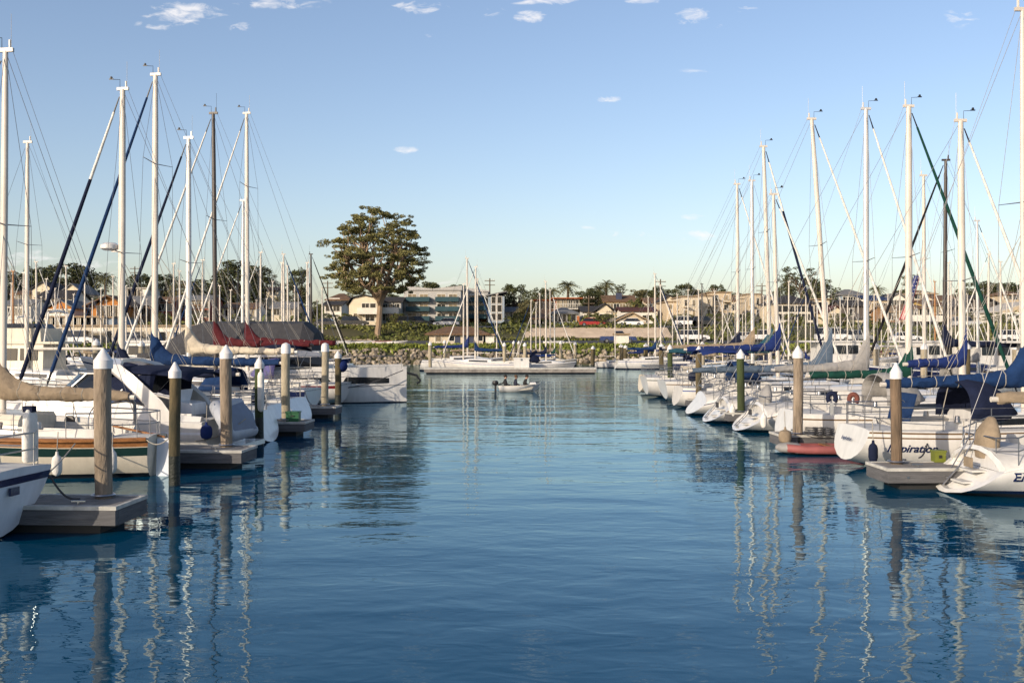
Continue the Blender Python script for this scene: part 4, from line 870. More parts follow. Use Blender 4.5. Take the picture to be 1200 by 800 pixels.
# --- harbour buildings on the left shore
def harbour_building(label, px0, px1, d, base, top, wall, wins, signs=(), dp=10, cat='building'):
    x0, x1 = PX(px0, d), PX(px1, d); wd = x1 - x0; zb = PZ(base, d); hh = PZ(top, d) - zb
    root = tag(empty('harbour_building', ((x0 + x1) / 2, d, zb)), label, cat)
    MB().box(-wd / 2, wd / 2, 0, dp, -2, hh).build('wall', [HC[wall]], root, 0)
    MB().box(-wd / 2 - .2, wd / 2 + .2, -.25, dp + .2, hh + .003, hh + .25).build('roof', [RC['tan']], root, 0)
    for fx, z, w_, h_, cu in wins: window(root, wd * (fx - .5), z, w_, h_, 0, cu)
    for fx, z, w_, h_, cc in signs:
        x = wd * (fx - .5); o = MB().box(x - w_ / 2, x + w_ / 2, -.12, -.003, z, z + h_).build('sign_board', [HC[cc]], root, 0)
    return root
harbour_building('upper block of the beige harbour building with yellow-blinded windows', 54, 122, 160, 398, 372, 'beige', [(f, 2.1, 1.6, 1.3, f < .62 or f > .8) for f in (.08, .2, .32, .44, .56, .69, .78, .9)], dp=9)
harbour_building('grey metal-sided shed at the right end of the upper beige block', 122, 133, 160.5, 398, 372.5, 'bluegrey', [], dp=9)
harbour_building('long low beige waterfront building with shop windows and white sign boards', 52, 232, 152, 405, 382.5, 'beige', [(.08, 1.0, 1.6, 1.2, 0), (.2, .6, 2.0, 1.4, 1), (.3, .3, 1.0, 1.9, 1), (.36, .3, 1.6, 1.6, 1), (.42, .3, .9, 1.9, 0), (.52, .8, 1.2, 1.3, 1), (.62, .8, 1.4, 1.3, 1), (.77, .6, 1.0, 1.8, 0), (.87, .9, 1.5, 1.1, 0), (.95, .9, 1.5, 1.1, 0)], [(.36, 2.05, 2.2, .55, 'white'), (.79, 2.05, 2.4, .5, 'white')], dp=7)
r, wd, hh = house('small beige shed with brown hipped roof and dark blue doors behind the rocks', 503, 569, 406, 392.5, 384, 146, 'beige', 'brown', 'hip', [(.16, .45, .8, .7, 1), (.9, .5, .8, .7, 0), (.4, .5, .7, .7, 0)], name='harbour_shed', cat='shed', dp=6, down=.5, ov=.6)
for fx in (.5, .66, .74):
    MB().box(wd * (fx - .5) - .4, wd * (fx - .5) + .4, -.05, .03, .1, 1.5).build('door', [HC['dkblue']], r, 0)
harbour_building('plain white utility hut beside the brown-roofed shed', 566, 579, 146, 404, 393, 'white', [], dp=3, cat='hut')
harbour_building('small white storage hut by the dark blue truck', 722, 737, 146, 405, 392.5, 'white', [], dp=3, cat='hut')

# ================================================================ vehicles
TYRE = mat('tyre', (0.02, 0.02, 0.02), 0.85)
CARC = {k: mat('car paint ' + k, c, 0.25, ns=0.5, na=0.03, coat=0.6) for k, c in dict(white=(0.72, 0.72, 0.72), dark=(0.02, 0.022, 0.026), grey=(0.22, 0.23, 0.24), red=(0.30, 0.02, 0.02), blue=(0.03, 0.05, 0.14), silver=(0.45, 0.46, 0.47)).items()}
def car(label, px, d, kind, col, rz=0.0, group='cars parked along the shore street'):
    z = terrain(0, d) + 0.13; root = tag(empty('parked_car' if kind != 'pickup' else 'pickup_truck', (PX(px, d), d, z), rz), label, 'car' if kind != 'pickup' else 'pickup', group)
    L, W, hb, ht = {'sedan': (4.5, 1.75, .85, 1.42), 'suv': (4.6, 1.85, 1.0, 1.75), 'van': (5.2, 1.95, 1.1, 2.1), 'pickup': (5.4, 1.9, 1.05, 1.8)}[kind]
    prof = {'sedan': [(-.5, .3), (-.5, .75), (-.42, hb), (.27, hb), (.46, .72), (.5, .55), (.5, .3)], 'suv': [(-.5, .35), (-.5, 1.0), (.22, hb), (.44, .9), (.5, .7), (.5, .35)], 'van': [(-.5, .35), (-.5, 1.1), (.33, hb), (.48, .9), (.5, .6), (.5, .35)], 'pickup': [(-.5, .4), (-.5, 1.0), (.2, hb), (.44, .95), (.5, .75), (.5, .4)]}[kind]
    mb = MB(); mb.loft([[Vector((x * L, y, zz)) for x, zz in prof] for y in (-W / 2, W / 2)]); mb.build('body', [CARC[col]], root, 20)
    cab = {'sedan': (-.40, -.27, .10, .26), 'suv': (-.49, -.45, .08, .22), 'van': (-.49, -.48, .2, .36), 'pickup': (-.12, -.08, .12, .24)}[kind]
    for nm, sh, mt in (('cabin', 0, GLASS), ('roof', 1, CARC[col])):
        mb = MB()
        if nm == 'cabin': mb.loft([[Vector((cab[0] * L, sy * W * .48, hb)), Vector((cab[1] * L, sy * W * .40, ht - .06)), Vector((cab[2] * L, sy * W * .40, ht - .06)), Vector((cab[3] * L, sy * W * .48, hb))] for sy in (-1, 1)])
        else: mb.box(cab[1] * L - .05, cab[2] * L + .05, -W * .41, W * .41, ht - .06, ht)
        mb.build(nm, [mt], root, 20)
    for x in (-.32, .32):
        for sy in (-1, 1):
            mb = MB(); y0 = sy * (W / 2 - .2); mb.tube([(x * L, y0, .33), (x * L, sy * (W / 2 + .01), .33)], .33, 14); wo = mb.build('wheel', [TYRE], root, 40)
            mb = MB(); mb.tube([(x * L, sy * (W / 2 + .012), .33), (x * L, sy * (W / 2 + .02), .33)], .19, 10); mb.build('hubcap', [STEEL], wo, 40)
    return root
for a in [('dark suv under the left end of the grey apartment block', 482, 176, 'suv', 'dark'), ('black suv next to the dark suv below the apartment block', 490, 176.5, 'suv', 'dark', .3), ('white sedan in front of the grey apartment block', 523, 176, 'sedan', 'white', 3.14), ('red car in front of the white house wing', 694, 176, 'sedan', 'red'), ('white sedan before the small tan bungalow', 738, 176, 'sedan', 'white', 3.14),
          ('dark blue pickup in the lot beside the small storage hut', 724, 153, 'pickup', 'blue'), ('white van in front of the tan condominium balconies', 806, 176, 'suv', 'white'), ('dark suv right of the white van by the condominiums', 826, 176, 'suv', 'dark'), ('white suv at the foot of the tall tan block', 813, 157, 'suv', 'white'), ('silver sedan in the lot left of the cream hotel', 875, 157, 'sedan', 'silver'), ('white pickup in the lot before the cream hotel', 893, 157, 'pickup', 'white'),
          ('white van before the maroon-gabled shop house', 976, 157, 'van', 'white'), ('grey suv in the lot below the dark-shingled house', 1004, 157, 'suv', 'grey'), ('white sedan below the flag in the lot', 1062, 157, 'sedan', 'white'), ('silver suv below the large brown gabled house', 1132, 170.5, 'suv', 'silver'), ('white suv below the slanted-roof white house', 1190, 157, 'suv', 'white'),
          ('dark sedan on the street left of the eucalyptus', 384, 176, 'sedan', 'dark'), ('black suv on the street just left of the eucalyptus trunk', 416, 176, 'suv', 'dark'), ('white car by the sign boards of the long beige building', 92, 149.6, 'van', 'white'), ('grey sedan parked before the long beige building', 160, 149.6, 'sedan', 'grey'), ('dark suv with a roof kayak by the yellow shop windows', 163, 150.6, 'suv', 'dark')]:
    car(*a)
# utility poles and street lamps
def pole(label, px, top, d):
    zb = terrain(PX(px, d), d) - .5; zt = PZ(top, d); root = tag(empty('utility_pole', (PX(px, d), d, zb)), label, 'utility pole', 'wooden utility poles on the hill')
    mb = MB(); mb.tube([(0, 0, 0), (0, 0, zt - zb)], [.18, .12], 8); mb.build('shaft', [BARKD], root)
    for k in (.6, 1.5): MB().box(-1.1, 1.1, -.06, .06, zt - zb - k, zt - zb - k + .14).build('crossarm', [BARKD], root, 0)
    for x in (-.9, -.45, .45, .9): mb = MB(); mb.tube([(x, 0, zt - zb - .46), (x, 0, zt - zb - .2)], .05, 6); mb.build('insulator', [HC['trim']], root)
for a in [('utility pole behind the second apartment building', 574, 326, 215), ('utility pole between bungalow and condominiums, tallest of the hill poles', 774, 327, 205), ('utility pole in front of the white house wing', 690, 346, 182), ('utility pole left of the cream hotel', 893, 332, 205), ('utility pole right of the tall tan block', 866, 347, 205), ('utility pole above the tan condominiums', 835, 337, 230), ('utility pole left of the eucalyptus above the cypress side', 384, 329, 215), ('utility pole among the left ridge houses', 158, 312, 230)]: pole(*a)
# overturned dinghies on the shore
for i, (px, cc, lab) in enumerate([(404, 'white', 'white dinghy laid up on the shore left of the eucalyptus'), (418, 'blue', 'white dinghy with blue cover laid up below the eucalyptus'), (432, 'white', 'white dinghy laid up nearest the eucalyptus trunk'), (452, 'red', 'dinghy with red cover laid up right of the eucalyptus trunk'), (470, 'white', 'white dinghy laid up furthest right of the eucalyptus trunk'), (652, 'white', 'white dinghy on the bank above the right mid-dock boats'), (668, 'blue', 'blue-covered dinghy on the bank above the right mid-dock boats')]):
    hl = Hull(3.0, 1.3, .5, .6, .8, 0.05, .4, 0.05, -.05); root = tag(empty('laid_up_dinghy', (PX(px, 149) - 2, 148.7, 2.4), 0), lab, 'dinghy', 'dinghies laid up on the shore')
    hl.mesh(root, WHITE, WHITE, WHITE, WHITE, WHITE, nu=10); hl.transom(root, WHITE); hl.deck(root, CV[cc], (.4, .41), nu=8).name = 'cover'
    MB().box(.8, 2.2, -.3, .3, -.06, .05).build('cradle', [BARKD], root, 0)
# ================================================================ docks and pilings
PLANK = mat('weathered dock planks', (0.27, 0.245, 0.22), 0.9, ns=2.2, col2=(0.12, 0.108, 0.098), bump=0.5, bs=10, stretch=(1, 9, 1))
DSIDE = mat('dock side timber', (0.115, 0.112, 0.115), 0.9, ns=2.5, na=0.2, bump=0.4, bs=8, stretch=(.5, .5, 4)); EDGE = mat('worn dock edge strip', (0.52, 0.50, 0.45), 0.8, ns=4, na=0.2)
PILEM = mat('weathered concrete piling', (0.33, 0.26, 0.19), 0.95, ns=5, col2=(0.13, 0.10, 0.07), bump=0.9, bs=16, stretch=(1, 1, .22)); PILEL = mat('pale concrete piling', (0.42, 0.36, 0.26), 0.95, ns=2.5, col2=(0.22, 0.19, 0.13), bump=0.4, bs=14, stretch=(1, 1, .45))
PILED = mat('dark tarred piling', (0.14, 0.10, 0.045), 0.9, ns=3, col2=(0.04, 0.037, 0.02), bump=0.8, bs=10, stretch=(1, 1, .3)); PILEB = mat('brown timber piling', (0.20, 0.135, 0.085), 0.95, ns=5, col2=(0.07, 0.05, 0.032), bump=0.9, bs=14, stretch=(1, 1, .2)); PILEW = mat('wet fouled piling foot', (0.018, 0.022, 0.014), 0.6, ns=5, bump=0.8, bs=20)
CAPM = mat('white plastic cap', (0.70, 0.68, 0.66), 0.5, ns=3, na=0.08); ALGAE = mat('mossy piling', (0.05, 0.075, 0.02), 0.95, ns=3, col2=(0.025, 0.03, 0.012), bump=0.6, bs=12, stretch=(1, 1, .3))
def piling(label, px, d, top, m, r=0.20, foot=-0.6, group=None, cap='cone', wet=0.45):
    x = PX(px, d); zt = PZ(top, d); root = tag(empty('dock_piling', (x, d, 0)), label, 'piling', group)
    capc = 0.36; zs = zt - capc; q = random.Random(int(px * 7))
    mb = MB(); rings = []; zz = [foot, 0.0, wet, wet + .05] + [lerp(wet + .05, zs, k / 10) for k in range(1, 11)]
    for z in zz: rings.append([Vector((r * (1 + .03 * noise.noise(Vector((a, z * .8, px)))) * math.cos(a) + .015 * math.sin(z * 1.3 + px), r * (1 + .03 * noise.noise(Vector((a + 7, z * .8, px)))) * math.sin(a), z)) for a in [2 * math.pi * j / 18 for j in range(18)]])
    mb.loft(rings); mb.m = [1 if i < 18 * 2 else 0 for i in range(len(mb.m))]
    mb.build('shaft', [m, PILEW], root, 50)
    R_ = r * 1.12; mb = MB()
    prof = [(R_, zs - .02), (R_, zs + .14), (R_ * .92, zs + .15), (.02, zt)] if cap == 'cone' else [(R_, zs - .02), (R_, zs + .2), (R_ * .8, zs + .32), (.03, zs + .38)]
    mb.loft([[Vector((rr_ * math.cos(a), rr_ * math.sin(a), z)) for a in [2 * math.pi * j / 20 for j in range(20)]] for rr_, z in prof]); mb.build('cap', [CAPM], root, 30)
    return root
def dock(label, xe, d, th, L, W=1.6, h=0.5, name='dock_finger', group=None):
    """xe, d: middle of the free end; th: direction from the end towards the walkway"""
    root = tag(empty(name, (xe, d, 0), th), label, 'dock', group)
    mb = MB(); n = int(L / 0.15)
    for i in range(n): mb.box(i * L / n + .004, (i + 1) * L / n - .004, -W / 2 + .07, W / 2 - .07, h - .05, h - .002 * (i % 3))
    o = mb.build('deck_boards', [PLANK], root, 0)
    mb = MB(); mb.box(.0, L, -W / 2 + .06, W / 2 - .06, h - .34, h - .055); mb.build('stringer', [DSIDE], root, 0)
    for sy in (-1, 1): MB().box(-.06, L, sy * W / 2 - .06 if sy < 0 else W / 2 - .055, sy * W / 2 + .055 if sy < 0 else W / 2 + .06, h - .33, h - .06).build('waler', [DSIDE], root, 0)
    MB().box(-.064, -.004, -W / 2 + .06, W / 2 - .06, h - .335, h - .062).build('end_board', [DSIDE], root, 0)
    for sy in (-1, 1): MB().box(-.08, L, min(sy * (W / 2 - .05), sy * (W / 2 + .075)), max(sy * (W / 2 - .05), sy * (W / 2 + .075)), h - .058, h + .012).build('edge_strip', [EDGE], root, 0)
    MB().box(-.082, -.01, -W / 2 + .055, W / 2 - .055, h - .056, h + .010).build('edge_strip', [EDGE], root, 0)
    k = max(2, int(L / 2.4))
    for i in range(k): MB().box(L * (i + .12) / k, L * (i + .85) / k, -W / 2 + .12, W / 2 - .12, -.3, h - .345).build('float', [RUBBER], root, 0)
    for sy in (-1, 1):
        for x in (.7, 3.2): 
            mb = MB(); mb.tube([(x - .13, sy * (W / 2 - .14), h + .07), (x + .13, sy * (W / 2 - .14), h + .07)], .022, 6); mb.tube([(x, sy * (W / 2 - .14), h - .01), (x, sy * (W / 2 - .14), h + .07)], .03, 6); mb.build('cleat', [STEEL], root)
    for i in range(5):
        mb = MB(); mb.tube([(.4 + i * .9, -W / 2 - .055, h - .2), (.4 + i * .9, -W / 2 - .075, h - .2)], .03, 8); mb.build('bolt_head', [STEEL], root)
    return root
TL, TR = R(172), R(2)
def fend(xp, off): return xp + off
FL = [(121, 19.2), (265, 28.2), (335, 37.3), (381, 45.3)]
flab = ['nearest left dock finger, grey boards with worn pale edge, one thick piling', 'left dock finger beside the motor cruiser stern, second from the camera', 'left dock finger carrying the green box, third from the camera', 'left dock finger before the catamaran bow, fourth from the camera']
def hoop(x, y, r, root, h=.5):
    mb = MB(); mb.tube([(x + r * math.cos(q), y + r * math.sin(q), h + .06) for q in [2 * math.pi * j / 20 for j in range(21)]], .022, 6); mb.build('pile_hoop', [STEEL], root)
for (px, d), lab, xe in zip(FL, flab, (-7.05, -7.2, -7.36, PX(381, 45.3) + .6)):
    r_ = dock(lab, xe, d - .38, R(177), 12.2, W=1.25, group='left dock fingers')
    p = Matrix.Rotation(-R(177), 3, 'Z') @ Vector((PX(px, d) - xe, .38, 0)); hoop(p.x, p.y, .2, r_)
plab = ['thick weathered piling with white cone cap on the nearest left finger', 'weathered piling with cone cap on the finger by the motor cruiser', 'pale piling with pinkish-white cap beside the green box', 'pale piling on the fourth left finger next to the catamaran']
for (px, d), lab, top, m in zip(FL, plab, (408, 404, 402, 402), (PILEM, PILEM, PILEL, PILEL)): piling(lab, px, d, top, m, .156, cap='cone' if px < 300 else 'dome')
piling('dark mossy piling standing in water behind the wooden sloop rudder', 205, 24.3, 424, PILED, .132, wet=.7)
piling('dark green piling with white strip in water right of the motor cruiser', 304, 33.4, 418, ALGAE, .138, wet=.9)
piling('thin dark piling in water just left of the catamaran', 396, 52, 411, PILED, .16, wet=.6)
FR = [(1050, 24.4), (935, 31.6), (868, 41.0), (819, 50.0), (785, 59.5)]
flab = ['right dock finger between the two lettered sloops, nearest on the right', 'right dock finger with the red inflatable alongside, second on the right', 'right dock finger under the grey wheel cover stern, third on the right', 'right dock finger, fourth on the right, mostly hidden by sterns', 'right dock finger, farthest on the right side of the channel']
for (px, d), lab in zip(FR, flab):
    xe = PX(px, d) - .5; dd = d + (-.3 if px > 1000 else .5); r_ = dock(lab, xe, dd, TR, 12.5, W=1.2, group='right dock fingers')
    p = Matrix.Rotation(-TR, 3, 'Z') @ Vector((PX(px, d) - xe, d - dd, 0)); hoop(p.x, p.y, .185, r_)
for (px, d), lab, top, m in zip(FR, ['dark brown piling with tall cone cap in front of the lettered blue-covered sloop', 'pale brown thick piling with wide cone cap on the finger with red inflatable', 'dark mossy piling with cone cap by the grey wheel cover', 'dark piling with cone cap between the farther right sterns', 'green-brown piling with cone cap farthest along the right side'], (425, 405, 409, 405, 403), (PILEB, PILEM, ALGAE, PILED, ALGAE)): piling(lab, px, d, top, m, .128 if px > 1000 else .15)
dock('main walkway behind the left berths, running away from the camera', -20.3, 8, R(90) + R(-2), 80, 2.0, .55, 'dock_walkway')
dock('main walkway behind the right berths, running away from the camera', 21.6, 12, R(90), 75, 2.0, .55, 'dock_walkway')
# ================================================================ near boats, left side
B0 = sailboat('white sloop with navy sheer stripe at the bottom left corner, only its stern showing', 17.7, R(173), x0=-8.55, L=8.6, B=2.8, fs=1.16, hullm=GREYW, scoop=-.35, tw=.74, zk0=.04, m_stripe=NAVYG, stripe=(.07, .20), m_boot=WHITE, tip=12, cover=None, jib=None, seed=1, vee=1.0, pf=2.0, zboom=2.4)
r0 = B0[0]
rg = B0[1].tring; nr = len(rg)
mb = MB(); q4 = [rg[2], rg[3], rg[nr - 4], rg[nr - 3]]; mb.loft([[p + Vector((-.004, 0, 0)) for p in q4], [p + Vector((-.010, 0, 0)) for p in q4]]); mb.build('transom_stripe', [NAVYG], r0, 0)
mb = MB(); rr_ = [(0.16, .0), (.19, .05), (.20, .5), (.17, .85), (.08, .95)]
mb.loft([[Vector((.30 + a_ * math.cos(q) * .55, -.85 + a_ * math.sin(q), 1.25 + z)) for q in [2 * math.pi * j / 12 for j in range(12)]] for a_, z in rr_]); mb.build('lifebuoy_cover', [CV['white']], r0, 60)
mb = MB(); mb.box(.22, .40, -.92, -.78, 2.15, 2.26); mb.build('buoy_strap', [CV['navy']], r0, 0)
mb = MB(); mb.tube([(.0, .75, .55), (-.03, .75, .55)], .05, 8); mb.build('exhaust_outlet', [BLACK], r0)
mb = MB(); mb.box(.02, .06, -.1, .15, .78, .92); mb.build('vent_plate', [NAVYG], r0, 0)
B1 = sailboat('cream double-ended wooden sloop with teak rails, green stripe and tan sail cover', 26.0, R(173), x0=-9.0, L=9.2, B=2.9, fs=.98, fb=1.45, mast_px=3, tipy=60, hullm=CREAM, m_rail=TEAK, rail_h=.19, m_stripe=GREENG, stripe=(.21, .42), m_boot=BLACKG, scoop=-.12, tw=.34, zk0=-.05, cover='tan', zboom=1.98, cover_end=.75, jib='cream', seed=2, vee=1.0, pf=2.0, m_cabin=CREAM, collar=.5, cabin_h=.5, h0=.5)
r1, h1 = B1[0], B1[1]
mb = MB()
for sgn in (-1, 1):
    pts = []
    for i in range(24):
        u = lerp(.005, .97, i / 23); pts.append(Vector((h1.x(u, h1.zs(u)), sgn * (h1.hbd(u) + .015), h1.zs(u) - .015)))
    mb2 = MB(); mb2.tube(pts, .06, 6, flat=1.3); mb2.build('rub_rail', [TEAK], r1)
for x in (2.9, 3.9, 4.9):
    u = x / h1.L; 
    mb = MB(); y = -min(h1.hbd(u) * .66, h1.B * .31) - .01
    mb.tube([(x, y + .05, h1.zs(u) + .30), (x, y - .04, h1.zs(u) + .29)], .13, 14); o = mb.build('porthole', [MASTD], r1)
    mb = MB(); mb.tube([(x, y - .041, h1.zs(u) + .29), (x, y - .046, h1.zs(u) + .29)], .10, 14); mb.build('pane', [GLASS], o)
mb = MB(); mb.tube([(1.0, -.8, 1.0), (1.0, -.75, 1.75), (1.0, -.6, 1.88), (1.0, .6, 1.88), (1.0, .75, 1.75), (1.0, .8, 1.0)], .045, 8); mb.build('boom_gallows', [STEEL], r1)
mb = MB(); mb.box(4.0, 5.4, -.45, .45, 1.40, 1.60); mb.build('hatch_cover', [TEAK], r1, 0)
mb = MB(); mb.box(-.45, .02, -.05, .05, -.3, .95, taper=.1); mb.build('rudder', [GREYW], r1, 0)
mb = MB(); mb.tube([(-.2, 0, .98), (1.2, 0, 1.25)], .03, 6); mb.build('tiller', [TEAK], r1)

# motor cruiser
def cruiser():
    d = 30.6; root = tag(empty('motor_cruiser', (PX(300, d) - .75, d, 0), R(173)), 'white motor cruiser with swept radar arch, navy canopy and dark windscreen', 'motor cruiser')
    hl = Hull(10.2, 3.3, 1.05, 1.75, .92, .25, 1.5, -.05, -.4, pf=3.2, vee=2.2)
    hl.mesh(root, WHITE, WHITE, GREYW, NAVYG, ANTIF, (.25, .32)); hl.transom(root, WHITE); hl.deck(root, DECK, (.04, .30), cw=.72)
    MB().box(-.55, .12, -1.35, 1.35, .22, .36).build('swim_platform', [WHITE], root, 0)
    # cockpit sides
    for sg in (-1, 1):
        mb = MB(); rings = []
        for i in range(13):
            t = i / 12; u = lerp(.01, .56, t); x = hl.x(u, hl.zs(u)); y = sg * (hl.hbd(u) - .12); z = hl.zs(u); hh = lerp(.18, .62, sm(0, .55, t)); rings.append([Vector((x, y, z)), Vector((x, y - sg * .10, z + hh)), Vector((x, y - sg * .26, z + hh)), Vector((x, y - sg * .3, z))])
        mb.loft(rings); mb.build('cockpit_coaming', [WHITE], root, 40)
    # fore cabin
    mb = MB(); rings = []
    for i in range(11):
        t = i / 10; u = lerp(.5, .95, t); x = hl.x(u, hl.zs(u)); w = max(.05, hl.hbd(u) - .2); z = hl.zs(u); hh = .55 * (1 - t) ** .6 + .03
        rings.append([Vector((x, w * math.cos(a), z + hh * max(0, math.sin(a)) ** .6)) for a in [math.pi * j / 12 for j in range(13)]])
    mb.loft(rings, closed=False); mb.build('fore_cabin', [WHITE], root, 50)
    # windscreen
    mb = MB(); lo, hi = [], []
    pts = [(3.0, -1.34), (4.0, -1.28), (4.8, -1.05), (5.3, -.5), (5.4, 0), (5.3, .5), (4.8, 1.05), (4.0, 1.28), (3.0, 1.34)]
    rings = [[Vector((x, y, hl.zs(.5) + .52)), Vector((x - .75, y * .86, hl.zs(.5) + 1.2)), Vector((x - .78, y * .82, hl.zs(.5) + 1.2)), Vector((x - .05, y * .96, hl.zs(.5) + .52))] for x, y in pts]
    mb.loft(rings); ws = mb.build('windscreen', [GLASS], root, 60)
    for k in (0, 2, 4, 6, 8):
        p = rings[k]; mb = MB(); mb.tube([p[0], p[1]], .03, 6); mb.build('windscreen_frame', [WHITE], root)
    mb = MB(); mb.tube([q[1] for q in rings], .03, 6); mb.build('windscreen_top_rail', [WHITE], root)
    # radar arch
    mb = MB(); prof = [(1.35, -1.52, 1.1, .36), (1.75, -1.50, 1.7, .30), (2.5, -1.44, 2.35, .26), (3.1, -1.25, 2.72, .26), (3.35, -.6, 2.86, .26), (3.4, 0, 2.88, .26)]
    prof = prof + [(x, -y, z, w_) for x, y, z, w_ in reversed(prof[:-1])]
    mb.loft([[Vector((x - w_, y, z - .0)), Vector((x + w_, y * .99, z)), Vector((x + w_, y * .93, z - .10)), Vector((x - w_, y * .93, z - .10))] for x, y, z, w_ in prof]); mb.build('radar_arch', [WHITE], root, 40)
    mb = MB(); rings = [[Vector((x, 1.28 * math.cos(a), z + .22 * math.sin(a) + .01 * math.sin(9 * a + x * 3))) for a in [math.pi * j / 14 for j in range(15)]] for x, z in ((.7, 2.24), (1.1, 2.38), (1.8, 2.44), (2.6, 2.46), (3.2, 2.42), (3.7, 2.28))]
    mb.loft(rings, closed=False); o = mb.build('canopy', [CV['navy']], root, 60); o.modifiers.new('t', 'SOLIDIFY').thickness = .03
    for sg in (-1, 1):
        mb = MB(); mb.loft([[Vector((1.75, sg * 1.27, 2.40)), Vector((1.9, sg * 1.34, 1.6))], [Vector((2.6, sg * 1.28, 2.42)), Vector((2.7, sg * 1.34, 1.7))], [Vector((3.6, sg * 1.22, 2.28)), Vector((3.4, sg * 1.2, 1.95))]], closed=False); mb.build('side_curtain', [CV['navy']], root, 0)
    for sg in (-1, 1):
        mb = MB(); pts = [Vector((hl.x(u, hl.zs(u)), sg * (hl.hbd(u) - .08), hl.zs(u) + .55)) for u in (.55, .65, .75, .85, .93, .985)]; mb.tube(pts, .018, 6)
        for p in pts[:-1]: mb.tube([p, p - Vector((0, 0, .55))], .014, 5)
        mb.build('side_rail', [STEEL], root)
    mb = MB(); rings = [[Vector((x, sg_ * .5, z)) for x, z in ((1.0, 1.2), (1.7, 1.2), (1.7, 1.7), (1.5, 1.95), (1.4, 1.95), (1.5, 1.6), (1.0, 1.55))] for sg_ in (-1, 1)]
    mb.loft(rings); mb.build('helm_seat', [GREYW], root, 0)
    return root
cruiser()
dg = tag(empty('inflatable_dinghy', (PX(283, 30.2) - .2, 30.2, .42), R(173)), 'grey inflatable dinghy carried on edge across the motor cruiser swim platform', 'inflatable dinghy')
HYP = mat('grey inflatable fabric', (0.36, 0.38, 0.42), 0.6, ns=2, na=0.1); HYPD = mat('dark blue inflatable bottom', (0.13, 0.16, 0.23), 0.6, ns=2)
def utube(zlow, zhigh, x):
    return [Vector((x, -1.35, z_)) if 0 else p for p in ()]
mb = MB(); pts = [(-.05, -1.3, .24), (-.05, .5, .24), (-.12, .95, .35), (-.2, 1.15, .62), (.05, .95, .92), (.35, .5, 1.05), (.4, -1.3, 1.05)]
mb.tube(pts, [.18, .21, .21, .2, .21, .21, .18], 12); mb.build('buoyancy_tube', [HYP], dg, 60)
mb = MB(); mb.loft([[Vector((-.22, y, .30)), Vector((-.10, y, .75)), Vector((.28, y, 1.18)), Vector((.22, y, 1.0)), Vector((.0, y, .6)), Vector((-.05, y, .3))] for y in (-1.2, -.4, .4, .85)]); mb.build('hull_bottom', [HYPD], dg, 40)
# left sloops behind
S = sailboat
S('white sloop with tall white mast and navy-and-white furled jib, behind the motor cruiser', 34.6, TL, x0=-8.1, mast_px=142, tipy=105, L=9.6, fs=.95, scoop=.4, m_stripe=NAVYG, cover='navy', jib='navy', jib_white=.33, r=.125, zboom=2.25, cover_end=1.3, seed=3, radar=.48, spreaders=(.47,), mrake=.3, cat='sailboat', collar=.8)
S('white sloop with bright blue sail cover and royal blue furled jib, behind the canopy', 38.2, TL, x0=-8.3, mast_px=181, tipy=88, L=10, fs=.95, scoop=.5, m_stripe=BLUEG, cover='blue', jib='blue', r=.125, zboom=2.55, cover_end=.4, seed=4, spreaders=(.72,), wheel='navy', mrake=.2)
S('white sloop with navy furled jib and white mast, stern by the green box', 42.2, TL, x0=-8.4, mast_px=221, tipy=162, mast=MASTA, L=9.4, fs=.95, scoop=.5, m_stripe=NAVYG, cover='cream', jib='navy', r=.12, zboom=2.9, cover_end=.6, seed=5, spreaders=(.5,), dodger='blue', mrake=.0)
b6 = S('sloop with dark brown mast and navy striped hull carrying a solar panel', 47.6, TL, x0=-9.2, mast_px=253, tipy=133, L=10, fs=1.1, scoop=-.2, zk0=.1, m_stripe=NAVYG, stripe=(.02, .28), m_boot=NAVYG, mast=MASTD, cover='maroon', jib='white', r=.11, zboom=3.15, cover_end=.2, seed=6, spreaders=(.6,), bimini='navy', mrake=-.6)
mb = MB(); mb.box(.4, 1.3, -.9, .9, 2.05, 2.09, M=Matrix.Translation((0, 0, 0))); sp = mb.build('solar_panel', [GLASS], b6[0], 0)
for i in range(1, 5): MB().box(.4 + i * .18 - .008, .4 + i * .18 + .008, -.9, .9, 2.0905, 2.093).build('panel_rib', [STEEL], sp, 0)
b7 = S('sloop with white mast, furled white jib and dark red sheer stripe beside the catamaran', 53.4, TL, x0=-8.7, mast_px=290, tipy=133, L=10.5, fs=1.1, scoop=-.25, zk0=.12, m_stripe=REDG, stripe=(.02, .2), m_boot=REDG, cover='maroon', jib='white', r=.12, zboom=3.2, cover_end=.5, seed=7, spreaders=(.72,), dodger='purple', mrake=-.2, radar=.0)
# catamaran
cat_ = tag(empty('catamaran', (PX(469, 58) + .25, 58, 0), R(8.5)), 'white catamaran with plumb bows and a dark window stripe, bow pointing into the channel', 'catamaran')
def cat_hull(y0, par):
    mb = MB(); rings = []
    for i in range(20):
        x = -lerp(0.0, 11.5, i / 19); t = i / 19; w = .78 * sm(-.02, .35, t) + .05; zt = 1.95 - .25 * t
        rings.append([Vector((x, y0 + sx_ * w * k, z)) for sx_, k, z in ((-1, .96, zt), (-1, 1.0, 1.5), (-1, .97, 1.0), (-1, .9, .4), (-1, .72, .05), (-1, .5, -.2), (1, .5, -.2), (1, .72, .05), (1, .9, .4), (1, .97, 1.0), (1, 1.0, 1.5), (1, .96, zt))])
    rm = [0, 0, 0, 0, 1, 1, 1, 0, 0, 0, 0, 0]
    mb.loft(rings, rowm=rm); return mb.build('hull', [WHITE, ANTIF], par, 40)
for y0 in (-2.4, 2.4): cat_hull(y0, cat_)
MB().box(-11.2, -4.0, -1.7, 1.7, .75, 1.72).build('bridge_deck', [WHITE], cat_, 0)
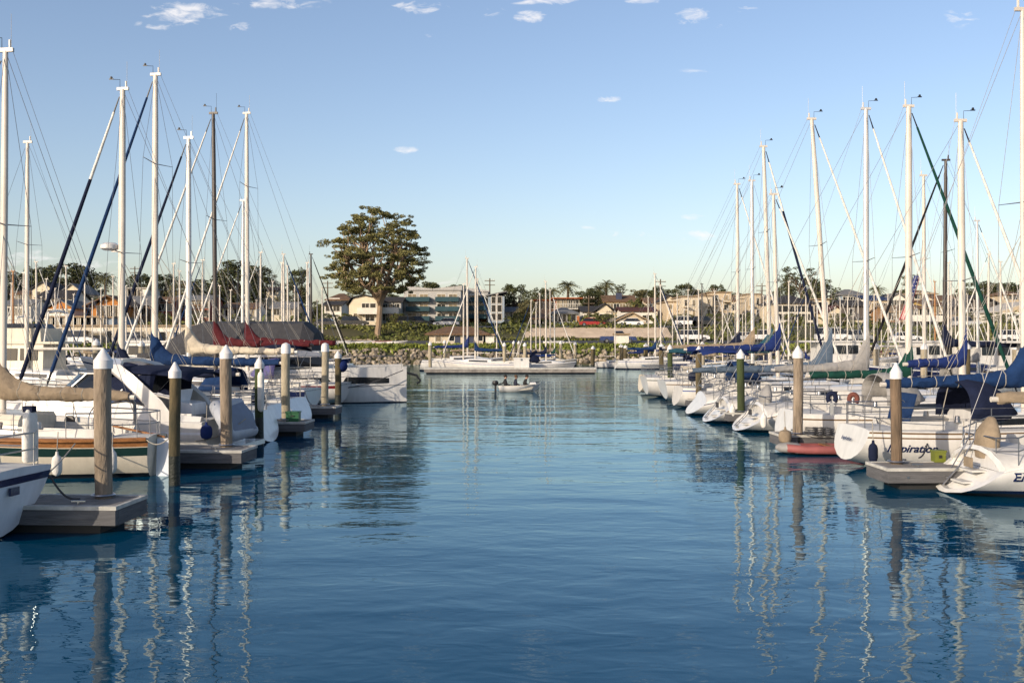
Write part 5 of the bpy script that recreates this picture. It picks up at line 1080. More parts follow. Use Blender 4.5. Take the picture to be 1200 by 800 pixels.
MB().box(-4.0, -3.8, -1.65, 1.65, 1.3, 1.5).build('crossbeam', [STEEL], cat_, 0)
mb = MB(); mb.box(-9.5, -4.3, -2.3, 2.3, 1.69, 2.75, taper=.16); mb.build('saloon', [WHITE], cat_, 0)
mb = MB(); mb.box(-9.2, -4.38, -2.27, 2.27, 1.95, 2.45, taper=.09); mb.build('saloon_window', [GLASS], cat_, 0)
mb = MB(); mb.loft([[Vector((x, -2.4 - .78 * (.985 + .02) * sm(-.02, .35, -x / 11.5) - .06 + dy_, z)) for z in (1.05, za)] for x, za, dy_ in ((-.95, 1.32, 0), (-2, 1.38, 0), (-3, 1.40, 0), (-4.5, 1.38, 0), (-6, 1.36, 0))], closed=False); mb.build('hull_window', [GLASS], cat_, 0)
mb = MB(); mb.tube([(-.2, -2.95, 1.75), (-2.0, -3.3, 1.05), (-3.8, -3.6, .75), (-5.5, -3.9, .62)], .022, 6); o = mb.build('mooring_line', [ROPED], None); tag(o, 'dark mooring line slanting down the near catamaran hull', 'rope'); o.location = cat_.location; o.rotation_euler = cat_.rotation_euler
mb = MB(); mb.tube([(-.12 - i * .5, -2.4 - .80 * sm(-.02, .35, i * .5 / 11.5) - .055, .95 - .012 * i) for i in range(16)], .022, 5); mb.build('rub_rail', [STEEL], cat_)
mb = MB(); mb.tube([(.0, -2.4, 1.6), (.55, -2.4, 1.45), (.75, -2.4, 1.15), (.55, -2.4, 1.0)], .06, 6); mb.build('anchor', [BLACK], cat_)
mb = MB()
pts = [Vector((-.3 - i * 1.2, -2.85 - .25 * min(1, i / 3), 2.5)) for i in range(7)]; mb.tube(pts, .02, 5)
for p in pts: mb.tube([p, p - Vector((0, 0, .65))], .016, 5)
mb.build('guard_rail', [STEEL], cat_)
# things lying on the left docks
MB()
def prop(name, label, cat, loc, mbs, rz=0, group=None):
    """mbs: list of (part name or None, MB, material)"""
    if len(mbs) == 1:
        o = mbs[0][1].build(name, [mbs[0][2]], None, 40); o.location = loc; o.rotation_euler = (0, 0, rz); return tag(o, label, cat, group)
    root = tag(empty(name, loc, rz), label, cat, group)
    for nm, m_, mt in mbs: m_.build(nm, [mt], root, 40)
    return root
GREENP = mat('green plastic', (0.01, 0.10, 0.035), 0.5, ns=2); YEL = mat('yellow-green plastic', (0.15, 0.17, 0.02), 0.5, ns=2)
prop('storage_box', 'green box standing at the foot of the pale piling on the third left finger', 'box', (PX(346, 36.8), 36.8, .505), [('box', MB().box(-.3, .16, -.2, .2, 0, .3), GREENP), ('lid', MB().box(-.32, .18, -.22, .22, .303, .35), GREENP), ('handle', MB().box(-.12, .0, -.24, -.222, .18, .22), BLACK)])
prop('storage_box', 'yellow-green box with black label on the nearest right finger by the hull lettering', 'box', (PX(1083, 25.6), 24.75, .505), [('box', MB().box(-.13, .13, -.12, .12, 0, .24, taper=-.06), YEL), ('lid', MB().box(-.15, .15, -.14, .14, .243, .28), YEL), ('label_plate', MB().box(-.035, .035, -.14, -.128, .10, .17), BLACK)])
def fender(label, loc, m, r=.14, L=.55, group=None):
    mb = MB(); mb.loft([[Vector((a * math.cos(q), a * math.sin(q), z)) for q in [2 * math.pi * j / 12 for j in range(12)]] for a, z in ((.03, 0), (r * .8, .05), (r, .14), (r, L - .14), (r * .8, L - .05), (.04, L), (.03, L + .08))])
    mb2 = MB(); mb2.tube([(0, 0, L + .05), (0, .06, L + .55)], .012, 5)
    prop('fender', label, 'fender', loc, [('body', mb, m), ('line', mb2, ROPE)], group=group)
fender('purple-blue ball fender hanging at the motor cruiser quarter above the dock', (PX(240, 28.8), 28.95, .62), CV['royal'], .17, .42)
fender('white fender on the dark green piling side, by the motor cruiser dinghy', (PX(306, 33.2), 33.17, 1.1), CV['white'], .11, 1.3)
fender('white fender hanging at the stern quarter of the cream wooden sloop', (PX(140, 25.0), 24.55, .25), CV['white'], .11)
def rope(label, pts, m=ROPE, r=.014, sag=.15):
    a, b = Vector(pts[0]), Vector(pts[1]); mb = MB(); mb.tube([a.lerp(b, i / 10) - Vector((0, 0, sag * math.sin(math.pi * i / 10))) for i in range(11)], r, 6); tag(mb.build('mooring_line', [m]), label, 'rope', 'mooring lines')
rope('dark mooring line from the bottom-left stern to the nearest dock finger', [(-8.4, 18.6, 1.0), (PX(95, 18.6), 18.55, .58)], ROPED, .02)
rope('tan mooring line from the wooden sloop to the dark mossy piling', [(-9.2, 25.6, 1.0), (PX(205, 24.3) - .15, 24.3, 1.1)], ROPE)
rope('mooring line from the motor cruiser stern to the second left finger', [(PX(290, 30.5), 30.3, 1.1), (PX(225, 28.6), 28.9, .58)], ROPE, .018)
ball = MB().ball((0, 0, 0), .33, n=14, k=9); prop('buoy', 'royal blue ball buoy hung on the stern rail beside the catamaran', 'buoy', (PX(403, 53), 52.2, 2.05), [('ball', ball, CV['royal']), ('lanyard', MB().tube([(0, 0, .3), (0, .1, .75)], .015, 5), ROPE)])

# ================================================================ near boats, right side
E = S('white sloop nearest on the right with open scoop transom, tan wheel cover and hull letters', 23.2, TR, x0=9.72, L=10.6, B=3.2, fs=.98, fb=1.3, tip=15, wheel_x=1.05, boot=(.10, .18), scoop=.82, tw=.80, zk0=.02, stripe=(.03, .05), m_stripe=BROWNG, m_boot=NAVYG, cover='tan', jib=None, zboom=2.1, cover_end=1.3, seed=11, wheel='tan', inset=.16, ck=(.12, .38), m_rail=WHITE)
re, he = E[0], E[1]
y = -he.hb(.165, .55) - .012
I = S('white sloop with big blue sail cover, navy dodger and dark lettering along the hull', 27.9, TR, x0=8.95, mast_px=1200, tipy=12, L=9.6, B=3.15, fs=1.04, fb=1.35, scoop=.35, tw=.74, zk0=.2, stripe=(.13, .17), m_stripe=BROWNG, m_rail=BROWNG, m_boot=NAVYG, cover='blue', jib='white', zboom=2.22, cover_end=1.25, seed=12, dodger='navy', ck=(.1, .36), r=.085, mrake=.2, h0=.5)
ri, hi = I[0], I[1]
def sidetext(body, size, x, z, hl, root, m, sh=0.25, sx=1.0, bold=0.006):
    o = text(body, size, m, root, Matrix.Identity(4), shear=sh, sx=sx, bold=bold)
    for v in o.data.vertices:
        tx, tz, dp = v.co.x, v.co.y, v.co.z
        X, Z = x + tx, z + tz; v.co = (X, -hl.hb(hl.u_at(X, Z), Z) - .008 - dp, Z)
    return o
sidetext('EN', .26, .98, .42, he, re, NAVYG, 0.0, 1.25, .010)
sidetext('Inspiration', .29, .80, .52, hi, ri, NAVYG)
text('Inspiration', .17, NAVYG, I[3], Matrix(((0, .42, -.9, .16), (-1, 0, 0, .42), (0, .9, .42, .72), (0, 0, 0, 1))), shear=.2)
mb = MB(); mb.loft([[Vector((1.55, -.75, 1.25)), Vector((1.75, -.75, 2.0)), Vector((1.78, .75, 2.0)), Vector((1.6, .75, 1.25))], [Vector((1.60, -.75, 1.25)), Vector((1.80, -.75, 2.0)), Vector((1.83, .75, 2.0)), Vector((1.65, .75, 1.25))]]); mb.build('weather_cloth', [CV['blue']], ri, 0)
def horseshoe(label, loc, m):
    mb = MB(); mb.tube([(0, .11 * math.sin(a), .14 * math.cos(a)) for a in [R(40 + 280 * i / 12 - 180 + 0) for i in range(13)]], .075, 10)
    prop('horseshoe_buoy', label, 'lifebuoy', loc, [('buoy', mb, m), ('bracket', MB().box(-.03, .03, -.05, .05, -.5, -.15), STEEL)], R(70))
horseshoe('navy horseshoe lifebuoy on the stern rail of the sloop behind the red inflatable', (PX(975, 30.2), 30.2, 1.72), CV['navy'])
horseshoe('dull red horseshoe lifebuoy on the stern rail right of the navy one', (PX(1000, 30.0), 30.0, 1.70), canvas('faded red', (.16, .06, .045)))
S('white sloop with brown stripe and grey canvas dodger behind the piling with wide cap', 34.4, TR, x0=8.95, mast_px=1128, tipy=142, L=10, fs=1.0, scoop=.4, zk0=.1, m_stripe=BROWNG, stripe=(.12, .17), cover='royal', jib='white', dodger='grey', seed=13, spreaders=(.42,), r=.125, zboom=2.6, cover_end=4.4, collar=1.0, mrake=.4)
R3 = S('white sloop with grey wheel cover and small dark hull script, green sail cover', 38.6, TR, x0=8.35, mast_px=1065, tipy=125, L=11, fs=1.0, scoop=.9, zk0=.02, tw=.78, m_stripe=BROWNG, stripe=(.10, .14), m_boot=BLACKG, cover='green', jib='green', wheel='grey', seed=14, spreaders=(.47,), r=.135, zboom=2.05, cover_end=2.9, inset=.16, ck=(.12, .4), collar=1.0, mrake=.0)
sidetext('Emil', .32, 1.75, .52, R3[1], R3[0], NAVYG, .35, bold=.0)
S('white sloop with light grey sail cover and open stern, just past the grey wheel cover', 42.6, TR, x0=7.95, mast_px=1015, tipy=128, mast=MASTA, L=10.8, fs=.98, scoop=.85, zk0=.02, m_stripe=BROWNG, cover='grey', jib='white', seed=15, spreaders=(.45,), r=.12, zboom=2.15, cover_end=3.0, inset=.16, ck=(.12, .38), h0=.55, collar=1.3, mrake=.0)
S('white sloop with blue-grey sail cover and aft-leaning white mast', 46.6, TR, x0=7.9, mast_px=972, tipy=140, L=10.5, fs=.98, scoop=.7, zk0=.05, m_stripe=NAVYG, cover='bluegrey', jib='white', seed=16, r=.115, zboom=2.0, cover_end=.3, mrake=3.9, collar=1.6, bimini='royal', h0=.5)
S('white sloop with deep blue raised sail cover, beyond the one with aft-leaning mast', 51.5, TR, x0=8.1, mast_px=912, tipy=228, L=9, fs=1.0, scoop=.3, zk0=.1, m_stripe=BLUEG, cover='royal', jib='white', seed=17, r=.105, zboom=2.9, cover_end=.7, mrake=1.5, collar=1.0, dodger='blue')
b8 = S('cream-lit sloop with broad upright transom and teal sail cover, black outboard alongside', 55.3, TR, x0=8.05, mast_px=903, tipy=172, L=9.3, fs=1.15, scoop=-.3, zk0=.2, tw=.8, m_stripe=BROWNG, cover='teal', jib='navy', jib_white=.3, seed=18, spreaders=(.62,), r=.115, zboom=2.75, cover_end=.4, mrake=1.8, hullm=WHITE)
S('white sloop with deckhouse and mast bare of jib, two sterns before the channel mouth', 60.5, TR, x0=7.75, mast_px=882, tipy=212, mast=MASTA, L=9.8, fs=1.15, scoop=-.25, zk0=.15, m_stripe=GREENG, cover='tan', jib=None, seed=19, r=.115, zboom=2.9, mrake=.2, cabin_h=.6)
S('cream-hulled sloop, last stern of the right row, with thin white mast', 64.5, TR, x0=8.0, mast_px=865, tipy=216, L=10, fs=1.1, scoop=.2, zk0=.1, hullm=CREAM, m_stripe=BROWNG, cover='navy', jib='white', seed=20, r=.11, zboom=2.8, mrake=.3)
# outboard, red inflatable
def outboard(root_or_none, M_, cowl, name='outboard_motor', label=None):
    root = empty(name, (0, 0, 0)); root.matrix_world = M_
    if label: tag(root, label, 'outboard motor')
    mb = MB(); mb.loft([[Vector((a * math.cos(q) * 1.25 - .12, a * math.sin(q), z)) for q in [2 * math.pi * j / 12 for j in range(12)]] for a, z in ((.12, .1), (.19, .16), (.20, .36), (.16, .5), (.06, .54))]); mb.build('cowl', [cowl], root, 50)
    MB().box(-.18, -.02, -.06, .06, -.55, .12).build('leg', [BLACK], root, 0)
    mb = MB(); mb.loft([[Vector((-.1 + s_, math.cos(q) * .08, -.6 + math.sin(q) * .08)) for q in [2 * math.pi * j / 10 for j in range(10)]] for s_ in (-.14, .2)]); mb.build('gearcase', [BLACK], root, 40)
    mb = MB(); mb.tube([(.05, 0, .15), (.5, 0, .25)], .022, 6); mb.build('tiller_arm', [BLACK], root)
    return root
outboard(None, Matrix.Translation((PX(812, 54), 53.4, 1.15)), CV['navy'], label='navy-covered outboard motor hung on the stern rail of the cream-lit sloop')
rb = tag(empty('inflatable_boat', (PX(913, 30.9), 30.85, 0.0), R(1)), 'faded red inflatable boat with grey bow cover lying against the second right finger', 'inflatable boat')
REDI = mat('faded red inflatable fabric', (0.27, 0.075, 0.07), 0.7, ns=1.5, na=0.2)
mb = MB(); mb.tube([(2.6, .42, .15), (1.6, .45, .15), (.7, .4, .16), (.25, .24, .19), (.08, 0, .21), (.25, -.24, .19), (.7, -.4, .16), (1.6, -.45, .15), (2.6, -.42, .15)], .125, 12); mb.build('buoyancy_tube', [REDI], rb, 60)
MB().box(.4, 2.5, -.36, .36, .05, .10).build('floor', [CV['charcoal']], rb, 0)
MB().box(1.3, 1.5, -.4, .4, .25, .28).build('thwart', [TEAK], rb, 0)
MB().box(2.4, 2.45, -.32, .32, .06, .36).build('transom_board', [CV['black']], rb, 0)
mb = MB(); mb.loft([[Vector((x, w_ * math.cos(a), .19 + h_ * math.sin(a))) for a in [2 * math.pi * j / 12 for j in range(12)]] for x, w_, h_ in ((-.12, .06, .05), (0, .22, .13), (.25, .36, .17), (.55, .44, .15), (.62, .44, .08))]); mb.build('bow_cover', [CV['grey']], rb, 60)
q_ = random.Random(5)
mb = MB()
for i in range(3):
    mb2 = MB(); c = (PX(952 + i * 9, 31.2), 31.3, .53); mb2.tube([(c[0] + (.2 - .02 * (k % 5)) * math.cos(k * .6), c[1] + .2 * math.sin(k * .6), c[2] + k * .006) for k in range(40)], .02, 5); tag(mb2.build('coiled_hose', [ROPED]), ['coiled dark hose on the second right finger nearest the thick piling', 'coiled dark hose on the second right finger, middle coil', 'coiled dark hose on the second right finger, coil nearest the lettered stern'][i], 'hose', 'hoses on the right finger')
fender('tan round fender at the end of the second right finger', (PX(916, 31.4), 31.0, .3), CV['tan'], .2, .42)
rope('mooring line from the lettered hull to the nearest right finger', [(11.0, 27.0, .9), (PX(1075, 25), 24.9, .58)], ROPED, .02)

for lab, p, m_ in [('white fender hanging on the near quarter of the sloop with grey wheel cover', (PX(893, 37), 36.75, .25), CV['white']), ('navy fender beside the blue-lettered hull, left of the brown piling', (PX(1020, 26.4), 26.2, .3), CV['navy']), ('white fender amidships of the blue-lettered hull, near the yellow-green box', (PX(1130, 26.2), 26.18, .32), CV['white']), ('white fender on the sloop with light grey sail cover', (PX(858, 41), 40.95, .28), CV['white']), ('white fender on the cream hull forward of the thick weathered piling', (PX(70, 24.6), 24.45, .2), CV['white'])]: fender(lab, p, m_, .12, .5)
for lab, a, b, m_ in [('pale mooring line from the grey wheel cover sloop to the second right finger', (10.2, 37.2, 1.0), (PX(945, 33), 33.0, .55), ROPE), ('pale mooring line from the open transom sloop to the nearest right finger', (10.9, 23.9, 1.0), (10.6, 24.3, .55), ROPE), ('mooring line from the cream wooden hull to the nearest left finger', (-10.5, 24.6, .95), (-9.4, 19.6, .55), ROPE), ('dark mooring line from the solar panel sloop to the fourth left finger', (-9.4, 46.4, 1.1), (-8.9, 45.4, .55), ROPED), ('pale mooring line from the light grey cover sloop to the third right finger', (9.5, 41.8, .95), (9.4, 41.5, .55), ROPE)]: rope(lab, [a, b], m_, .016, .12)
# ================================================================ mid-channel dock
dm = 101.0
root = tag(empty('floating_dock', (PX(498, dm), dm, 0), 0), 'long pale floating dock across the head of the channel', 'dock')
Lm = PX(698, dm) - PX(498, dm)
MB().box(0, Lm, -1.2, 1.2, .42, .55).build('deck_boards', [EDGE], root, 0); MB().box(.02, Lm - .02, -1.19, -1.0, .1, .416).build('waler', [PLANK], root, 0); MB().box(.2, Lm - .2, -.98, 1.1, -.2, .41).build('float', [RUBBER], root, 0)
dock('gangway dock running back from the mid-channel dock towards the rocks', PX(603, dm), dm + 1.3, R(88), 28, 1.8, .5, 'dock_walkway')
for px, d, top, lab in ((504, 102.5, 400, 'leftmost white-capped piling of the mid-channel dock'), (591, 102, 401, 'white piling at the left of the mid-dock gangway'), (615, 102, 401, 'white piling at the right of the mid-dock gangway'), (521, 118, 398, 'thin pale piling behind the left mid-dock boats'), (602, 122, 399, 'pale piling far down the mid-dock gangway'), (608, 116, 399, 'pale piling halfway down the mid-dock gangway'), (657, 118, 399, 'pale piling behind the right mid-dock boats'), (674, 118, 400, 'pale piling right of the right mid-dock masts')):
    piling(lab, px, d, top, PILEL, .17, cap='cone', group='mid-channel pilings')
piling('brown post with small white sign and cone cap, standing alone right of the mid-channel dock', 695, 116, 405, PILED, .22)
for px, d, top, lab in ((728, 120, 403, 'dark piling beside the far right dock, near the storage hut'), (757, 116, 402, 'dark piling with white cap among far blue covers'), (775, 110, 402, 'dark piling right of the far blue covers'), (733, 124, 404, 'short dark post before the pale storage hut')): piling(lab, px, d, top, PILED, .25, group='far right pilings')
for px, d, top, lab in ((145, 66, 398, 'pale piling behind the motor cruiser arch'), (113, 61, 397, 'mossy pale piling by the white sport-fisher'), (166, 70, 399, 'pale piling between the two left blue furled jibs'), (242, 92, 397, 'pale piling behind the dark brown mast'), (1027, 66, 402, 'pale piling behind the green sail cover'), (1083, 62, 402, 'pale piling right of the tall white green-jib mast'), (1133, 58, 401, 'dark piling with cone cap behind the green furled jib'), (1190, 70, 403, 'pale piling by the flybridge boat at the right'), (980, 90, 402, 'pale piling below the cream hotel annex'), (955, 95, 401, 'pale piling below the cream hotel'), (823, 80, 400, 'pale piling left of the two thin right masts')): piling(lab, px, d, top, PILEL if 'dark' not in lab else PILED, .2, group='pilings of the rear berths')
prop('dock_box', 'white dock box on the mid-channel dock beside the gangway', 'dock box', (PX(611, 100.5), 100.5, .553), [('box', MB().box(-.75, .75, -.4, .4, 0, .85), WHITE), ('lid', MB().box(-.8, .8, -.44, .44, .853, .98), WHITE), ('hasp', MB().box(-.08, .08, -.46, -.442, .7, .9), STEEL)])

# ================================================================ skiff with three people
dS = PD(459)
sk = tag(empty('skiff', (PX(584, dS), dS, 0.0), 0.0), 'small open white motor skiff carrying three people across the channel', 'skiff')
hk = Hull(2.75, 1.35, .42, .55, .85, -.1, .45, -.05, -.15, pf=2.4, vee=1.6)
hk.mesh(sk, CREAM, WHITE, WHITE, CREAM, CREAM, (.08, .10), (.0, .02), nu=16); hk.transom(sk, WHITE)
mb = MB(); rings = []
for u in [i / 14 for i in range(15)]:
    u = min(u, .985); zz = hk.zs(u); w = max(.02, hk.hbd(u)); x = hk.x(u, zz); k = max(.01, w - .09); kz = zz - .32 if .04 < u < .8 else zz - .03
    rings.append([Vector((x, a, z)) for a, z in ((w, zz), (k, zz + .01), (k * .9, kz), (-k * .9, kz), (-k, zz + .01), (-w, zz))])
mb.loft(rings, closed=False); mb.build('inner_liner', [CREAM], sk, 30)
for x in (.45, 1.05, 1.6): MB().box(x - .13, x + .13, -.5, .5, .25, .29).build('thwart', [WHITE], sk, 0)
MB().box(2.0, 2.45, -.3, .3, .47, .62, taper=.2).build('bow_locker', [WHITE], sk, 0)
om = outboard(None, Matrix.Translation((-.12, 0, .42)) , BLACK); om.parent = sk; om.location = (-.10, 0, .36); om.scale = (.8, .8, .7)
SKIN = mat('skin', (0.42, 0.25, 0.17), 0.6, ns=6, na=.05); HAIRB = mat('dark hair', (0.02, 0.014, 0.01), 0.8, ns=20); HAIRL = mat('light brown hair', (0.16, 0.09, 0.04), 0.8, ns=20)
DJ = mat('black jacket cloth', (0.015, 0.015, 0.018), 0.9, ns=8); DJ2 = mat('navy jacket cloth', (0.02, 0.024, 0.045), 0.9, ns=8); JEAN = mat('dark trousers cloth', (0.025, 0.03, 0.045), 0.9, ns=8)
def person(label, loc, rz, jacket, hair, reach='lap', lean=0.1, cap=None):
    """seated figure facing +x, seat point at the origin; one skinned body, clothing by faces, hair as a child"""
    V, E_, RAD = [], [], []
    def v(p, r, par=None, r2=None):
        V.append(Vector(p)); RAD.append((r, r2 or r)); i = len(V) - 1
        if par is not None: E_.append((par, i))
        return i
    sh = lambda z: lean * z
    pel = v((0, 0, .09), .15, None, .115); wa = v((sh(.25), 0, .25), .17, pel, .16); ch = v((sh(.44), 0, .43), .20, wa, .175); ne = v((sh(.56), 0, .54), .075, ch); he = v((sh(.62) + .02, 0, .615), .075, ne); hd = v((sh(.69) + .03, 0, .70), .095, he, .088); v((sh(.76) + .02, 0, .775), .062, hd)
    v((sh(.69) + .125, 0, .665), .016, hd)
    hands = []
    for sg in (-1, 1):
        hp = v((.10, sg * .10, .08), .095, pel); kn = v((.46, sg * .15, .10), .062, hp); an = v((.50, sg * .14, -.18), .042, kn); v((.62, sg * .15, -.20), .035, an)
        s0 = v((sh(.5), sg * .18, .50), .085, ch); el_, wr_ = ((-.12, sg * .30, .28), (-.38, sg * .22, .20)) if (reach == 'tiller' and sg > 0) else ((sh(.3) + .08, sg * .26, .27), (.32, sg * .14, .18))
        el = v(el_, .044, s0); wr = v(wr_, .030, el); dr = (Vector(wr_) - Vector(el_)).normalized(); pm = v(Vector(wr_) + dr * .07, .034, wr, .02)
        lat = dr.cross(Vector((0, 0, 1))).normalized()
        for k in range(4):
            L_f = (.055, .065, .062, .048)[k]; o_ = lat * (k - 1.5) * .018
            f1 = v(Vector(wr_) + dr * (.095) + o_, .0095, pm); v(Vector(wr_) + dr * (.095 + L_f) + o_ + Vector((0, 0, -.02)), .008, f1)
        t1 = v(Vector(wr_) + dr * .05 - lat * .04 * sg, .011, wr); v(Vector(wr_) + dr * .085 - lat * .055 * sg + Vector((0, 0, -.012)), .009, t1)
    me = bpy.data.meshes.new('person'); me.from_pydata(V, E_, []); o = bpy.data.objects.new('person', me); COL.objects.link(o)
    md = o.modifiers.new('skin', 'SKIN'); md.use_smooth_shade = True
    for i, s_ in enumerate(me.skin_vertices[0].data): s_.radius = RAD[i]; s_.use_root = (i == 0)
    su = o.modifiers.new('sub', 'SUBSURF'); su.levels = 1; su.render_levels = 1
    dg_ = bpy.context.evaluated_depsgraph_get(); nm = bpy.data.meshes.new_from_object(o.evaluated_get(dg_)); o.modifiers.clear(); o.data = nm
    for m_ in (jacket, SKIN, JEAN): nm.materials.append(m_)
    wrs = [V[i] for i in range(len(V)) if abs(RAD[i][0] - .030) < 1e-6]
    for p in nm.polygons:
        c = p.center
        p.material_index = 1 if c.z > .575 else (2 if (c.z < .17 and c.x > .0 and not any((c - w_).length < .16 for w_ in wrs)) or c.z < .1 else 0)
        if any((c - (w_)).length < .15 and (c - w_).dot((w_ - Vector((0, w_.y * 1.6, .3))).normalized()) > .012 for w_ in wrs): p.material_index = 1
    mb = MB(); hx = sh(.75) + .01
    mb.loft([[Vector((hx + a_ * math.cos(q) * 1.08 - .015, a_ * math.sin(q), z)) for q in [2 * math.pi * j / 14 for j in range(14)]] for a_, z in ((.08, .675), (.105, .72), (.108, .765), (.09, .815), (.04, .84))]); mb.build('hair' if not cap else 'cap', [hair], o, 60)
    for sg in (-1, 1): MB().ball((sh(.72) + .112, sg * .032, .712), .011, 0, 8, 5).build('eye', [BLACK], o); MB().ball((sh(.72) + .03, sg * .092, .69), .022, 0, 8, 5, (.7, .5, 1.2)).build('ear', [SKIN], o)
    MB().ball((sh(.72) + .108, 0, .632), .022, 0, 8, 5, (.35, 1.1, .35)).build('mouth', [mat('lips', (.25, .10, .08), .6)], o)
    o.location = loc; o.rotation_euler = (0, 0, rz); tag(o, label, 'person', 'people in the skiff'); return o
person('person in black jacket sitting at the stern of the skiff by the outboard', (sk.location.x + .42, dS, .27), 0, DJ, HAIRB, 'tiller', .05)
person('person with light brown hair and navy jacket sitting amidships in the skiff', (sk.location.x + 1.05, dS - .08, .27), 0, DJ2, HAIRL, 'lap', .12)
person('person in black jacket leaning forward on the front seat of the skiff', (sk.location.x + 1.62, dS + .05, .27), 0, DJ, HAIRB, 'lap', .3)

# ================================================================ motor yachts of the rear berths
def yacht(label, px, d, rz, L=11, wall=WHITE, tarp=None, fly=True, hullm=WHITE, stripe=NAVYG, name='motor_yacht', fs=1.4, fb=2.1, hs=1.6, lettering=None):
    root = tag(empty(name, (PX(px, d), d, 0), rz), label, 'motor yacht')
    B = .30 * L + .4; hl = Hull(L, B, fs, fb, .9, -.1, 1.4, -.05, -.5, pf=3.0, vee=2.0)
    hl.mesh(root, hullm, hullm, stripe, NAVYG, ANTIF, (.3, .42), nu=18); hl.transom(root, hullm); hl.deck(root, DECK, (.03, .2), nu=20, cw=.7)
    zc = hl.zs(.45); xa, xb = .22 * L, .66 * L; w = B * .36
    mb = MB(); mb.loft([[Vector((x0_, -w_, zc)), Vector((x1_, -w_, zc)), Vector((x1_ - rk_, -w_ * .92, zc + h_)), Vector((x0_, -w_ * .92, zc + h_))] for x0_, x1_, w_, h_, rk_ in ((xa, xb, w, hs, .9), (xa, xb, -w, hs, .9))]); mb.build('deckhouse', [wall], root, 0)
    for sg in (-1, 1):
        for k in range(3):
            a = lerp(xa + .3, xb - .9, k / 3); b_ = lerp(xa + .3, xb - .9, (k + .85) / 3)
            mb = MB(); mb.loft([[Vector((x, sg * w * (1.005 - .08 * f), zc + hs * f)), Vector((x, sg * (w * (1.005 - .08 * f) + .03), zc + hs * f))] for x, f in ((a, .45), (b_, .45), (b_, .85), (a, .85))]); mb.f = [(0, 2, 4, 6), (7, 5, 3, 1), (0, 1, 3, 2), (2, 3, 5, 4), (4, 5, 7, 6), (6, 7, 1, 0)]; mb.m = [0] * 6; mb.build('window', [GLASS], root, 0)
    mb = MB(); mb.box(xa - .9, xb - .5, -w * 1.02, w * 1.02, zc + hs + .003, zc + hs + .12); mb.build('house_roof', [wall], root, 0)
    if fly:
        mb = MB(); mb.loft([[Vector((xa + .2, sg_ * w * .85, zc + hs + .123)), Vector((xb - 1.3, sg_ * w * .8, zc + hs + .123)), Vector((xb - 1.0, sg_ * w * .86, zc + hs + .85)), Vector((xa + .2, sg_ * w * .9, zc + hs + .85))] for sg_ in (-1, 1)]); mb.build('flybridge', [wall], root, 0)
        mb = MB(); mb.box(xa + .5, xb - 1.1, -w * .8, w * .8, zc + hs + .853, zc + hs + 1.1, taper=.1); mb.build('flybridge_screen', [GLASS], root, 0)
        mb = MB()
        for sg in (-1, 1): mb.tube([(xa, sg * w * .85, zc + hs + .12), (xa - .2, sg * w * .8, zc + hs + 1.7), (xa - .2, 0, zc + hs + 1.8)], .05, 6)
        mb.build('mast_arch', [WHITE], root)
        mb = MB(); mb.tube([(xa - .2, .3, zc + hs + 1.75), (xa - .6, .35, zc + hs + 4.4)], .015, 5); mb.build('antenna', [WHITE], root)
    if tarp:
        mb = MB(); rings = []
        for t in [i / 16 for i in range(17)]:
            x = lerp(-.2, L * .93, t); ht = (fs + hs + 1.55) if .05 < t < .6 else lerp(fs + hs + 1.55, fb + .12, sm(.6, 1, t)) if t >= .6 else fs + hs + .9; wd_ = (B * .5 + .03) * (1 if t < .55 else max(.06, 1 - ((t - .55) / .46) ** 2)); sag = .06 * math.sin(t * 40)
            rings.append([Vector((x, wd_, fs + .3 + (fb - fs) * t)), Vector((x, wd_ * .95, lerp(fs, ht, .55) + sag)), Vector((x, wd_ * .6, ht - .15 + sag)), Vector((x, 0, ht)), Vector((x, -wd_ * .6, ht - .15 + sag)), Vector((x, -wd_ * .95, lerp(fs, ht, .55) + sag)), Vector((x, -wd_, fs + .3 + (fb - fs) * t))])
        mb.loft(rings); mb.build('tarpaulin', [CV[tarp]], root, 25)
    mb = MB(); pts = [Vector((hl.x(u, hl.zs(u)), -(hl.hbd(u) - .06), hl.zs(u) + .7)) for u in (.5, .65, .8, .92, .985)]; mb.tube(pts, .02, 5)
    for p in pts: mb.tube([p, p - Vector((0, 0, .7))], .016, 5)
    mb.build('side_rail', [STEEL], root)
    if lettering: text(lettering, .42, NAVYG, root, Matrix.Translation((xa + .6, -w * .9 - .04, zc + hs + .35)) @ Matrix.Rotation(R(90), 4, 'X'))
    return root, hl
yacht('white sport-fisher with flybridge and cream deckhouse at the left, behind the navy furled jib', 112, 56, R(176), 10.5, CREAM)
yacht('large yacht wrapped in a charcoal tarpaulin with pale hull, behind the left sloops', 370, 66, R(178), 12.5, tarp='charcoal', fly=False, hullm=CREAM, fs=1.9, fb=2.2, hs=1.1)
yacht('white flybridge motor yacht with dark side covers at the right edge', 1158, 62, R(2), 11, WHITE, hullm=BLACKG)
yacht('white cabin cruiser with dark hull behind the green furled jib', 1100, 72, R(2), 10, WHITE, fly=False, hullm=NAVYG)
yacht('low white cabin cruiser below the flag', 1030, 74, R(4), 9, WHITE, fly=False)
yacht('white cabin cruiser between the two leaning right masts, far row', 925, 78, R(2), 9, WHITE, fly=False)
yacht('small white cruiser with open stern under the long beige building', 236, 74, R(177), 9, WHITE, fly=False)
yacht('white motor yacht with small flybridge at the far left edge', 60, 70, R(176), 9.5, WHITE)
yacht('white cruiser under the dark brown mast in the rear left row', 300, 82, R(178), 9, GREYW, fly=False)

